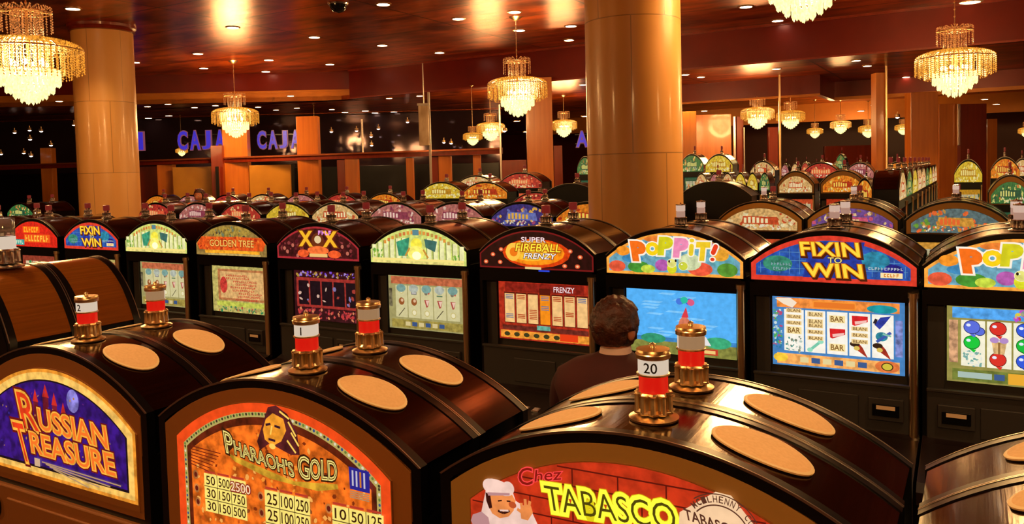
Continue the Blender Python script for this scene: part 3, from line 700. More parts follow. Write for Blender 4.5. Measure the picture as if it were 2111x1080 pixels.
def lamp(parent, x, y, z, kind='gold', number=None, s=1.0):
    """the little tower light on a machine's roof: fluted foot, red lens, number band, cap with a knob"""
    metal = BRASS if kind in ('gold',) else CHROME
    def foot(bm):
        lathe(bm, [(.098, 0), (.100, .008), (.080, .016), (.060, .022), (.030, .026)], 28)
        lathe(bm, [(.072, .026), (.074, .034), (.062, .044), (.062, .095), (.070, .104), (.066, .112), (.02, .113)], 40, flute=10, flute_amp=.10)
        for i in range(10):
            a = 2*math.pi*i/10; lathe(bm, [(.0001, .028), (.012, .032), (.010, .06), (.010, .095), (.013, .102), (.0001, .106)], 8, (.068*math.cos(a), .068*math.sin(a), 0))
    scale = U*s
    t = part('tower_light', ('foot', kind), lambda bm: foot(bm), metal, parent, True, (x, y, z)); t.scale = (scale,)*3
    if kind == 'gold':
        part('red_lens', 'lamp_red', lambda bm: lathe(bm, [(.056, .113), (.058, .118), (.058, .170), (.060, .174)], 26), RED_GL, t, True)
        def band(bm):
            n = 24
            lathe(bm, [(.060, .174), (.066, .178), (.066, .184), (.061, .186)], n, mi=2)
            for i in range(n):
                a0, a1 = 2*math.pi*i/n, 2*math.pi*(i+1)/n
                vs = [bm.verts.new((.061*math.cos(a), .061*math.sin(a), h)) for a, h in ((a0, .186), (a1, .186), (a1, .242), (a0, .242))]
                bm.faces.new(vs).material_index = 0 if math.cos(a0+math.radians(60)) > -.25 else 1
            if number:
                vs, fs = text_tris(number, .01); x1 = max(v[0] for v in vs); y1 = max(v[1] for v in vs); k = .040/y1
                out = [bm.verts.new((.0625*math.cos(math.radians(-75)+(v[0]-x1*.62)*k/.062), .0625*math.sin(math.radians(-75)+(v[0]-x1*.62)*k/.062), .194+v[1]*k)) for v in vs]
                for f in fs:
                    try: bm.faces.new([out[q] for q in f]).material_index = 3
                    except ValueError: pass
        part('number_band', ('band', number), band, [WHITE_GL, TAN_GL, BRASS, DIGIT], t, False)
        part('cap', 'lamp_cap', lambda bm: (lathe(bm, [(.060, .242), (.068, .245), (.070, .262), (.064, .268), (.068, .272), (.066, .280), (.012, .284), (.010, .292), (.013, .298), (.0001, .306)], 28)), BRASS, t, True)
    elif kind == 'clear':
        part('clear_lens', 'lamp_clr', lambda bm: lathe(bm, [(.056, .186), (.058, .29), (.054, .295), (.050, .290), (.050, .186)], 26), CLEAR, t, True)
        part('white_lens', 'lamp_w', lambda bm: lathe(bm, [(.056, .113), (.058, .118), (.058, .184), (.05, .186)], 26), WHITE_GL, t, True)
    elif kind == 'white':
        part('lower_lens', 'lamp_w2', lambda bm: lathe(bm, [(.052, .113), (.054, .118), (.054, .180), (.050, .182)], 22), glow((196, 150, 130), .75, name='dull_lens'), t, True)
        part('upper_lens', 'lamp_w3', lambda bm: lathe(bm, [(.056, .186), (.056, .250), (.050, .252)], 22), glow((226, 190, 170), .8, name='pale_lens'), t, True)
        part('cap', 'lamp_cap2', lambda bm: (lathe(bm, [(.050, .252), (.060, .255), (.060, .268), (.012, .275), (.0001, .29)], 22)), CHROME, t, True)
    else:
        part('red_lens', 'lamp_red2', lambda bm: lathe(bm, [(.056, .150), (.060, .155), (.060, .250), (.050, .256), (.0001, .258)], 20), glow((150, 40, 34), .5, name='dull_red_lens'), t, True)
        part('clear_lens', 'lamp_clr2', lambda bm: lathe(bm, [(.04, .113), (.045, .118), (.045, .149), (.05, .15)], 20), CLEAR, t, True)
    return t

def roof(parent, hw, zs, zt, D, key, mat):
    """curved roof shell with black end bands and thin silver edges"""
    part('curved_roof', ('roof', key, mat.name), lambda bm: arcband(bm, (hw-.008)*U, zz(zs)*U, zz(zt-.006)*U, .03*U, .045*U, (D-.045)*U), mat, parent, True)
    for k, (y0, y1) in enumerate(((0, .052), (D-.052, D))):
        def bands(bm, y0=y0, y1=y1, k=k):
            arcband(bm, hw*U, zz(zs)*U, zz(zt)*U, .05*U, y0*U, y1*U, 0, 28, zz(zs-.25)*U)
            y = (-.004, D-.004)[k]; arcband(bm, (hw+.002)*U, zz(zs)*U, zz(zt+.003)*U, .010*U, y*U, (y+.006)*U, 1)
        part('roof_band', ('bands', key, k), bands, [BLACK, STEEL], parent, True)
def disc(parent, hw, zs, zt, D, u, ru, rv, key):
    """round speaker cloth lying on the curve of the roof"""
    r_ = zt-zs; R = (hw*hw+r_*r_)/(2*r_); zc = zt-R
    def b(bm):
        n = 36; top = []
        for k, q in enumerate((1.0, 1.0, .93, .5, 0)):
            ring = []
            h = (0, .006, .009, .010, .011)[k]
            for i in range(n if q else 1):
                a = 2*math.pi*i/n; uu = u+ru*q*math.cos(a); yy = D/2+rv*q*math.sin(a)
                an = math.asin(uu/R)
                ring.append(bm.verts.new(((R+h)*math.sin(an)*U, yy*U, zz(zc+(R+h)*math.cos(an))*U)))
            top.append(ring)
        for k in range(3):
            for i in range(n): bm.faces.new((top[k][i], top[k][(i+1) % n], top[k+1][(i+1) % n], top[k+1][i])).material_index = 1 if k == 1 else 0
        for i in range(n): bm.faces.new((top[3][i], top[3][(i+1) % n], top[4][0]))
    part('speaker_cloth', ('disc', key, u > 0), b, [CREAM, pbr('cream_rim', (236, 204, 150), .4)], parent, True)

def machine_low(X, Y, flip, art, number, label, group, lampkind='gold', bezel=TAUPE, roofmat=VAULT, H=0.0, akey=None, s=1.0, disc_side=1, wx=1.0, shape='low'):
    """the nearer model: glass with an arched top over a plain front, roof 0.48 units deep"""
    t = root('slot_machine', label, 'slot machine', (X*U, (Y+(.48 if flip else 0))*U, 0), math.pi if flip else 0, group, s)
    hw, zs, zt, D = .88, (-1.29 if shape == 'low' else -1.47), -1.0, .48
    if wx != 1: t.scale = (s*wx, s, s)
    def body(bm):
        pts = [(x*U, zz(z)*U) for x, z in arcshape(hw-.03, zs-.01, zt-.05, -2.1)]
        prism(bm, pts, .03*U, (D-.02)*U)
        box(bm, -hw*U, hw*U, 0, (D-.02)*U, zz(-2.1)*U, zz(zs-.25)*U)
        box(bm, -hw*U, hw*U, -.55*U, (D-.02)*U, 0.10, zz(-2.55)*U, bev=.01)
        box(bm, -(hw-.05)*U, (hw-.05)*U, -.45*U, (D-.06)*U, 0.0, 0.10)
        box(bm, -hw*U, hw*U, -.02*U, (D-.02)*U, zz(-2.56)*U, zz(-2.09)*U)
    part('cabinet', ('body', shape), body, BLACK, t)
    part('bezel', ('low_bezel', shape, bezel.name), lambda bm: prism(bm, [(x*U, zz(z)*U) for x, z in arcshape(hw-.055, zs-.03, zt-.045, -1.90)], -.002*U, .03*U), bezel, t)
    part('lower_panel', ('low_panel', bezel.name), lambda bm: (box(bm, -.82*U, .82*U, -.03*U, .01*U, zz(-2.5)*U, zz(-1.93)*U, 0, .004), box(bm, -.50*U, .78*U, -.045*U, -.028*U, zz(-2.4)*U, zz(-2.0)*U, 0, .003)), bezel, t)
    def key(bm):
        n = 24; c = (-.64, zz(-2.08))
        A = [bm.verts.new(((c[0]+.055*math.cos(2*math.pi*i/n))*U, -.034*U, (c[1]+.075*math.sin(2*math.pi*i/n))*U)) for i in range(n)]
        B = [bm.verts.new((v.co.x, -.05*U, v.co.z)) for v in A]
        for i in range(n): bm.faces.new((A[i], A[(i+1) % n], B[(i+1) % n], B[i]))
        bm.faces.new(B)
    part('lock', 'low_lock', key, BLACK, t)
    roof(t, hw, zs, zt, D, shape, roofmat)
    if art:
        m = artpart('marquee', akey or label, art, t); m.location = (0, -.002*U, E)
    if shape == 'low':
        for sd in (-1, 1): disc(t, hw, zs, zt, D, .42*sd, .185, .135, 'low')
    if lampkind:
        l_ = lamp(t, 0 if shape == 'low' else .10*U, D/2*U, zz(zt-.004)*U, lampkind, number, 1 if shape == 'low' else 1.2)
        if wx != 1: l_.scale.x /= wx
    return t

def machine_tall(X, Y, rz, art, scrn, akey, skey, label, group, lampkind='red', frame=None, z=-.74, roofmat=VAULT, acc=1, detail=True, both=False, wx=1.0):
    """the upright model: arched marquee, header, recessed screen, grey front panel with note slot, button deck"""
    s = (E/U+z)/(E/U-.74)
    t = root('slot_machine', label, 'slot machine', (X*U, Y*U, 0), rz, group, s)
    hw, zs, zt, D = .86, -1.09, -.74, .75
    if wx != 1: t.scale = (s*wx, s, s)
    def body(bm):
        prism(bm, [(x*U, zz(w)*U) for x, w in arcshape(hw-.03, zs-.01, zt-.05, -1.34)], .02*U, (D-.02)*U)
        box(bm, -hw*U, hw*U, .0, (D-.02)*U, zz(-1.345)*U, zz(-1.30)*U)
        box(bm, -hw*U, hw*U, .0, (D-.02)*U, zz(-1.49)*U, zz(-1.345)*U)          # header
        box(bm, -hw*U, -.82*U, .0, (D-.02)*U, zz(-2.40)*U, zz(-1.49)*U)
        box(bm, .76*U, hw*U, .0, (D-.02)*U, zz(-2.40)*U, zz(-1.49)*U)
        box(bm, -.82*U, .76*U, .30*U, (D-.02)*U, zz(-2.40)*U, zz(-1.49)*U)
        box(bm, -hw*U, hw*U, .0, (D-.02)*U, zz(-2.98)*U, zz(-2.40)*U)
        box(bm, -hw*U, hw*U, -.25*U, (D-.02)*U, .09, zz(-2.98)*U)
        box(bm, -(hw-.06)*U, (hw-.06)*U, -.15*U, (D-.06)*U, 0, .09)
    part('cabinet', 'tall_body', body, BLACK, t)
    if frame: part('bezel', ('tall_bezel', frame.name), lambda bm: prism(bm, [(x*U, zz(w)*U) for x, w in arcshape(hw-.04, zs-.02, zt-.04, -1.34)], -.001, .02*U), frame, t)
    roof(t, hw, zs, zt, D, 'tall', roofmat)
    if art:
        m = artpart('marquee', akey, art, t); m.location = (0, -.006 if frame else -.002, E)
        if frame: m.scale = (.88, 1, .84); m.location = (0, -.006, E-1.33*U*.16)
    if scrn:
        part('screen_surround', 'tall_sur', lambda bm: (box(bm, -.82*U, -.66*U, .10*U, .32*U, zz(-2.40)*U, zz(-1.49)*U, 0, .003), box(bm, -.82*U, .76*U, .16*U, .32*U, zz(-2.40)*U, zz(-1.49)*U)), GREY, t)
        m = artpart('screen', skey, scrn, t); m.location = (0, 0, E)
    def pbody(bm):
        box(bm, -.82*U, .82*U, -.02*U, .01*U, zz(-2.93)*U, zz(-2.37)*U, 0, .004)
        box(bm, -.34*U, .28*U, -.035*U, -.018*U, zz(-2.82)*U, zz(-2.50)*U, 0, .004)
        box(bm, -.82*U, .82*U, -.05*U, .01*U, zz(-2.38)*U, zz(-2.35)*U, 0, .002)
    if detail:
        p = part('front_panel', 'tall_panel', pbody, GREY, t)
        def acceptor(bm):
            box(bm, -.17*U, .17*U, -.07*U, -.018*U, -.12*U, .12*U, 0, .004); box(bm, -.13*U, .13*U, -.085*U, -.068*U, -.07*U, .06*U, 1, .002)
            box(bm, -.09*U, .09*U, -.090*U, -.084*U, .005*U, .045*U, 2)
        part('note_slot', 'acceptor', acceptor, [GREY, BLACK, glow((190, 120, 60), .6, name='note_slot_light')], p, False, (.55*acc*U, 0, zz(-2.62)*U))
        def deck(bm):
            P = [(-1.0, -3.22), (-1.0, -3.10), (-.92, -3.03), (-.10, -2.90), (0, -2.86), (0, -3.22)]
            A = [bm.verts.new((-hw*U, y*U, zz(w)*U)) for y, w in P]; B = [bm.verts.new((hw*U, y*U, zz(w)*U)) for y, w in P]; n = len(P)
            for i in range(n): bm.faces.new((A[i], A[(i+1) % n], B[(i+1) % n], B[i]))
            bm.faces.new(A); bm.faces.new(list(reversed(B)))
        d = part('button_deck', 'tall_deck', deck, DKBROWN, t)
        for k in range(6):
            def btn(bm): box(bm, -.045*U, .045*U, -.05*U, .05*U, 0, .03*U, 0, .003); box(bm, -.03*U, .03*U, -.035*U, .035*U, .03*U, .034*U, 1)
            b = part('button', 'deck_button', btn, [CHROME, pbr('button_face', (200, 180, 170), .3)], d, False, ((-.45+.15*k)*U, -.62*U, zz(-2.985)*U)); b.rotation_euler = (math.radians(9), 0, 0)
        def post(bm):
            lathe(bm, [(.045*U, 0), (.045*U, 1.55*U)], 14, (0, 0, 0)); lathe(bm, [(.055*U, 0), (.055*U, .04*U)], 14); lathe(bm, [(.055*U, 1.5*U), (.055*U, 1.55*U)], 14)
        part('corner_post', 'tall_post', post, BRASS, t, True, (.81*U, -.02*U, zz(-2.93)*U))
    lamp(t, 0, .34*U, zz(zt-.004)*U, lampkind)
    return t

# ------------------------------------------------------------------ rows of machines
GR_A = 'near row of low slot machines'
machine_low(-4.85, 2.79, False, art_russian, '2', 'low slot machine with a purple marquee reading RUSSIAN TREASURE in orange letters', GR_A, bezel=BROWNP)
machine_low(-2.985, 2.79, False, art_pharaoh, '1', 'low slot machine with an orange pay-table marquee and golden mask in the near row', GR_A, bezel=BROWNP)
machine_low(-1.12, 2.79, False, art_tabasco, '20', 'low slot machine with a red brick marquee showing a cook and yellow neon letters', GR_A)
machine_low(.69, 2.79, False, art_pharaoh, None, 'low slot machine cut off by the right edge, only its roof and speaker disc showing', GR_A, akey='phar2')
GR_A2 = 'low slot machines backing onto the near row'
blank = lambda cols, seed: (lambda: art_generic(cols, seed))
gen1 = [(200, 90, 30), (250, 210, 90), (120, 20, 20), (240, 150, 60)]
for X, num, lb in ((-4.85, None, 'dark curved roof of the machine back to back with the purple-marquee machine'), (-2.985, None, 'dark curved roof of the machine back to back with the golden-mask machine'),
                   (-1.12, None, 'dark curved roof of the machine back to back with the red brick-marquee machine'), (.69, None, 'dark curved roof at the right edge, the rear one of the back-to-back pair')):
    m = machine_low(X, 3.28, True, None, None, lb, GR_A2, bezel=BROWNP, disc_side=-1)
# taller pair behind the left end of the near row, reflections put into the roof colour
m = machine_low(-6.66, 3.22, False, None, None, 'machine with reflection-coloured roof at the left edge under the tall clear tower light', GR_A+' left end', lampkind='clear', bezel=BLACK, roofmat=VAULT_TAN, s=(E/U-.66)/(E/U-1.0), disc_side=0, wx=.57, shape='round')
m = machine_low(-6.66, 3.80, True, None, None, 'machine with reflection-coloured roof, back to back with the one at the left edge', GR_A+' left end', lampkind=None, bezel=BROWNP, roofmat=VAULT_TAN, s=(E/U-.66)/(E/U-1.0), wx=.57, shape='round')

GR_B = 'middle row of upright slot machines'
BX = [.36, -1.39, -3.16, -5.02, -6.92, -8.83, -10.75, -12.68, -14.58, -16.5, -18.4]
rows_b = [
    (art_poppit, screen_pop, 'pop', 's_pop', 'upright slot machine at the right edge with balloon reels and balloon-letter marquee', 'white', -1),
    (art_fixin, screen_fixin, 'fixin', 's_fixin', 'upright slot machine with large blue FIXIN TO WIN marquee above white reels of tools', 'white', 1),
    (art_poppit, screen_sky, 'pop', 's_sky', 'upright slot machine with balloon-letter marquee and sky-blue screen before the seated person', 'white', 1),
    (art_fireball, screen_fire, 'fire', 's_fire', 'upright slot machine with black marquee, orange fireball and seven orange reel strips', 'red', 1),
    (art_temple, screen_temple, 'temple', 's_temple', 'upright slot machine with yellow-green temple marquee, left of the orange fireball machine', 'red', 1),
    (art_box, screen_dark, 'box', 's_dark', 'upright slot machine with dark red marquee with yellow crosses and a purple-black screen', 'red', 1),
    (art_tree, screen_list, 'tree', 's_list', 'upright slot machine with brown marquee, orange band and red text list on its screen', 'red', 1),
    (art_temple, screen_temple, 'temple', 's_temple', 'smaller upright slot machine with yellow-green temple marquee above the left front tower lights', 'red', 1),
    (art_fixin, screen_list, 'fixin', 's_list2', 'small upright slot machine with blue FIXIN TO WIN marquee in front of the left column', 'red', 1),
    (art_redfruit, lambda: screen_generic([(150, 60, 40), (230, 200, 160), (200, 60, 40), (60, 140, 80)], 5), 'redf', 's_g5', 'upright slot machine with bright red and orange marquee beside the clear tower light', 'red', 1),
    (art_temple, screen_temple, 'temple', 's_temple', 'upright slot machine with pale green marquee cut by the left edge', 'red', 1)]
for X, (a_, s_, ak, sk, lb, lk, ac) in zip(BX, rows_b):
    machine_tall(X, 9.26, 0, a_, s_, ak, sk, lb, GR_B, lk, acc=ac)
names_b = ['balloon-letter machine at the right edge', 'blue-marquee machine with tool reels', 'machine with the sky-blue screen', 'orange fireball machine', 'larger temple-marquee machine', 'dark red machine with yellow crosses',
           'brown and orange marquee machine', 'smaller temple-marquee machine', 'small blue-marquee machine', 'red and orange marquee machine', 'pale green machine at the left edge']
for i, X in enumerate(BX):
    machine_tall(X, 10.78, math.pi, None, None, None, None, 'curved roof and tower light directly behind the '+names_b[i], 'machines backing onto the middle row', 'white' if i < 3 else 'red', detail=False)

PAL = {'orange': [(236, 130, 30), (255, 214, 90), (190, 50, 20), (250, 170, 60)], 'red': [(190, 50, 40), (252, 190, 120), (240, 100, 60), (120, 20, 30)],
       'pink': [(190, 110, 100), (250, 210, 190), (150, 60, 80), (230, 150, 130)], 'blue': [(60, 50, 120), (240, 180, 70), (110, 120, 190), (170, 70, 110)],
       'green': [(60, 120, 60), (230, 220, 120), (40, 90, 60), (220, 130, 60)], 'yellow': [(230, 190, 50), (255, 240, 150), (200, 140, 30), (250, 210, 90)],
       'cream': [(230, 180, 110), (255, 236, 180), (214, 80, 40), (250, 214, 150)], 'fruit': [(96, 120, 120), (250, 110, 50), (226, 160, 60), (120, 170, 60)],
       'purple': [(120, 80, 150), (250, 210, 150), (220, 90, 120), (160, 110, 60)]}
def gen_art(col, seed): return lambda: art_generic(PAL[col], seed, bright=.72)
def gen_scr(col, seed):
    c = PAL[col]; return lambda: screen_generic([c[2], (200, 190, 150), c[0], c[1], c[3], (60, 90, 60)], seed, .72)
def far(X, Y, rz, col, seed, label, group, z=-.74, lampkind='red', frame=None, detail=False, scr_=True, wx=1.0):
    return machine_tall(X, Y, rz, gen_art(col, seed), gen_scr(col, seed) if scr_ else None, ('g', col, seed), ('gs', col, seed), label, group, lampkind, frame, z, detail=detail, wx=wx)
GR_C = 'third row of slot machines'
rowc = [(-.35, 'fruit', 31, 'taupe-framed slot machine with orange and green fruit marquee behind the right-hand balloon machine', TAUPE), (-2.05, 'purple', 32, 'taupe-framed slot machine with purplish marquee behind the blue-marquee machine', TAUPE),
        (-3.72, 'cream', 33, 'taupe-framed slot machine with cream and red speckled marquee right of the big column', TAUPE), (-7.4, 'orange', 34, 'slot machine with glowing orange marquee tucked against the left side of the big column', None),
        (-9.1, 'blue', 35, 'slot machine with violet marquee and gold base behind the orange fireball machine', None), (-10.95, 'pink', 36, 'slot machine with pink and white marquee behind the larger temple-marquee machine', None),
        (-12.75, 'pink', 37, 'slot machine with broad pinkish-orange marquee up behind the larger temple marquee', None), (-14.77, 'cream', 38, 'slot machine with tan speckled marquee behind the dark red machine with yellow crosses', None),
        (-16.5, 'yellow', 39, 'slot machine with small yellow-orange marquee between the brown and dark red marquee machines', None), (-18.35, 'red', 40, 'slot machine with reddish marquee behind the brown and orange marquee machine', None),
        (-20.2, 'pink', 41, 'slot machine with pale pink square on its marquee behind the smaller temple machine', None), (-22.1, 'red', 42, 'slot machine with small red marquee just right of the left column', None),
        (-29.6, 'green', 43, 'slot machine in the third row left of the left column', None), (1.35, 'green', 44, 'taupe-framed slot machine in the third row at the right edge', TAUPE)]
lb2 = ['right-hand taupe-framed orange and green fruit machine', 'taupe-framed machine with the purplish marquee', 'taupe-framed machine with the cream and red speckled marquee', 'orange-marquee machine beside the big column', 'violet and gold marquee machine', 'pink and white marquee machine',
       'machine with the broad pinkish-orange marquee', 'tan speckled marquee machine', 'small yellow-orange marquee machine', 'reddish marquee machine', 'machine with the pale pink square', 'small red machine beside the left column', 'machine beyond the left column', 'third-row machine at the right edge']
for i_, (X, col, sd, lb, fr) in enumerate(rowc):
    far(X, 16.2, 0, col, sd, lb, GR_C, lampkind='white' if X > -4 else 'red', frame=fr, detail=X > -4, wx=.95)
    machine_tall(X, 17.72, math.pi, None, None, None, None, 'rear roof behind the '+lb2[i_], 'machines backing onto the third row', 'red', detail=False, wx=.95)
GR_D = 'fourth row of slot machines, left of the big column'
for i, (X, col) in enumerate(((-12.6, 'red'), (-18.9, 'orange'), (-21.0, 'red'), (-23.1, 'pink'), (-25.2, 'cream'), (-27.3, 'red'), (-29.6, 'pink'), (-31.8, 'orange'))):
    far(X, 23.4, 0, col, 50+i, ('small %s slot machine in the fourth row, %s' % (col+'-marquee', ('left of the slim orange pillar', 'below the pale wall post', 'beneath the dark glass doors', 'beside the narrow orange pillar', 'before the second tan panel', 'before the second blue sign', 'before the wide orange pillar', 'before the first tan panel')[i])), GR_D)
# odd machines standing higher, further back
GR_E = 'distant slot machines in the mirrored right half of the hall'  # hall reflected in the mirrors, built on as solid machines
far(-17.2, 24.6, 0, 'yellow', 61, 'slot machine with bright yellow-orange square marquee in the centre background', 'distant machines in the centre', -.38)
far(-15.3, 24.6, 0, 'orange', 62, 'slot machine with orange arched marquee right of the yellow one in the centre background', 'distant machines in the centre', -.40)
far(-16.3, 29.0, 0, 'red', 63, 'slot machine with red-orange roof light in the centre far background', 'distant machines in the centre', -.12)
far(-18.5, 29.0, 0, 'cream', 64, 'pale slot machine left of the red-orange roof in the centre far background', 'distant machines in the centre', -.2)
for X, Y, lb in ((-5.75, 20.2, 'black unlit machine with a broad arched back right of the big column'), (-9.75, 20.2, 'black unlit machine with a broad arched back left of the big column')):
    machine_tall(X, Y+.75, math.pi, None, None, None, None, lb, 'unlit machines seen from behind', 'red', z=-.42, roofmat=BLACK, detail=False)
    
def farpx(x, y, w, Yh, col, seed, label, group=None, frame=None, rz=0):
    """a machine whose arched top shows at (x, y), w wide, on the plane Yh"""
    p = atY(x, y, Yh*U)-EYE; a = atY(x-w/2, y, Yh*U); b = atY(x+w/2, y, Yh*U); z = p.z/U
    s_ = (E/U+z)/(E/U-.74)
    return far(p.x/U, Yh, rz, col, seed, label, group or GR_E, z, frame=frame, detail=True, wx=min(1.0, (b.x-a.x)/U/(1.76*s_)))
for k, q in enumerate([
    (1640, 352, 80, 25.0, 'cream', 'taupe-framed machine with cream and orange pay boxes by the thin brass post', None, TAUPE), (1737, 350, 98, 25.0, 'orange', 'taupe-framed machine with orange marquee under the distant red lights', None, TAUPE),
    (1782, 366, 40, 19.4, 'orange', 'narrow machine with orange marquee standing at the near end of the slanted bank', None, None),
    (1996, 328, 60, 27.0, 'yellow', 'tall slot machine with glowing yellow marquee and pale green screen at the right'), (2083, 360, 96, 20.6, 'green', 'slot machine with broad green arched marquee near the right edge', None, TAUPE),
    (2072, 323, 62, 30.0, 'orange', 'slot machine with amber marquee high near the right edge'), (1482, 317, 58, 33.0, 'yellow', 'distant slot machine with green-edged yellow marquee, second right of the big column'),
    (1426, 317, 50, 33.0, 'green', 'distant slot machine with yellow-green marquee touching the big column'), (1572, 331, 52, 36.0, 'cream', 'distant slot machine with pale horseshoe-shaped glow under the large far chandelier'),
    (1206, 322, 34, 30.0, 'green', 'distant slot machine with green marquee left of the big column'), (1692, 334, 76, 36.0, 'red', 'distant slot machine with wide red and orange marquee right of the thin brass post'),
    (1772, 334, 60, 36.0, 'pink', 'distant slot machine with pinkish marquee left of the tall slim post'), (1848, 333, 48, 34.0, 'orange', 'distant slot machine with striped orange marquee right of the tall slim post'),
    (1446, 356, 26, 29.0, 'cream', 'small slot machine with cream marquee above the left end of the black arched back'), (1474, 356, 24, 29.0, 'pink', 'small slot machine with pinkish glow above the black arched back'),
    (1500, 355, 24, 29.0, 'cream', 'small slot machine with cream glow above the right end of the black arched back'), (1526, 355, 23, 29.0, 'yellow', 'narrow slot machine with a bright yellow panel right of the black arched back'),
    (1551, 355, 22, 29.0, 'yellow', 'narrow slot machine with an orange-yellow panel, second right of the black arched back'), (1576, 355, 22, 29.0, 'green', 'narrow slot machine with a greenish panel left of the thin brass post'),
    (1733, 317, 22, 43.0, 'green', 'tiny slot machine with a pale green top between the two mirror posts'), (2108, 326, 40, 36.0, 'cream', 'small slot machine with pale marquee at the far right edge')]):
    farpx(q[0], q[1], q[2], q[3], q[4], 100+k, q[5], *(q[6:] if len(q) > 6 else ()))
for i in range(11):
    farpx(1618+21*i, 338-(i % 3)*2, 17, 48.0, ('pink', 'cream', 'red', 'purple')[i % 4], 130+i % 4, 'tiny glinting slot machine in the farthest row between the mirror posts', 'farthest row of slot machines')
# bank of machines running away along the right, screens facing the side aisle
GR_F = 'slanted bank of slot machines on the right'
bank = ['nearest machine of the slanted bank on the right']+['machine in the slanted bank on the right, one of the middle ones']*7+['last machine of the slanted bank, beside the wide pillar']
for i in range(9):
    far(-1.45, 19.75+1.98*i, math.pi/2, ('cream', 'green', 'yellow', 'cream')[i % 4], 80+i % 4, bank[i], GR_F, -.22, detail=True).scale.y *= .62

# ------------------------------------------------------------------ chandeliers
def CRY(n, c, s, noise=.5): return glow(c, s, noise, n, .15)  # bulb light in the crystals, put into their material as glow
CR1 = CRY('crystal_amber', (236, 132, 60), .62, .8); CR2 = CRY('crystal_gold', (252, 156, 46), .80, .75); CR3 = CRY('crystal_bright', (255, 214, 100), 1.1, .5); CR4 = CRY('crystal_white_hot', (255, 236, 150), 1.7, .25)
def bead(bm, p, r, h, mi=0):
    vs = [bm.verts.new(p+Vector(d)) for d in ((0, 0, h), (0, 0, -h), (r, 0, 0), (0, r, 0), (-r, 0, 0), (0, -r, 0))]
    for a, b in ((2, 3), (3, 4), (4, 5), (5, 2)):
        bm.faces.new((vs[0], vs[a], vs[b])).material_index = mi; bm.faces.new((vs[1], vs[b], vs[a])).material_index = mi
def strand(bm, pts, step=.022, r=.0075):
    """a string of cut beads along a path"""
    pts = [Vector(p) for p in pts]; acc = 0
    for a, b in zip(pts, pts[1:]):
        L = (b-a).length
        while acc <= L:
            bead(bm, a+(b-a)*(acc/L), r, step*.47); acc += step
        acc -= L
def ring_strands(bm, n, r0, z0, r1, z1, arch, zend, step=.022, rb=.0075, ph=0, jag=0, dome=False):
    for i in range(n):
        a = 2*math.pi*(i+ph)/n; c, s = math.cos(a), math.sin(a); P = []
        if dome:
            for k in range(10):
                t = k/9*math.pi/2; P.append(((r0+(r1-r0)*math.sin(t))*c, (r0+(r1-r0)*math.sin(t))*s, z1+(z0-z1)*math.cos(t)))
        elif arch is not None:
            for k in range(9):
                t = k/8; rr = r0+(r1-r0)*math.sin(t*math.pi/2); z = z0+(z1-z0)*t+arch*math.sin(t*math.pi*.62)*(1 if t < .8 else .9)
                P.append((rr*c, rr*s, z))
        else: P.append((r1*c, r1*s, z1))
        P.append((r1*c, r1*s, zend-(jag if i % 2 else 0)))
        strand(bm, P, step, rb)
def torus(bm, R, z, r=.006, n=32):
    pts = [(R*math.cos(2*math.pi*i/n), R*math.sin(2*math.pi*i/n), z) for i in range(n+1)]
    tube(bm, pts, r, 6)
LK = 8.0
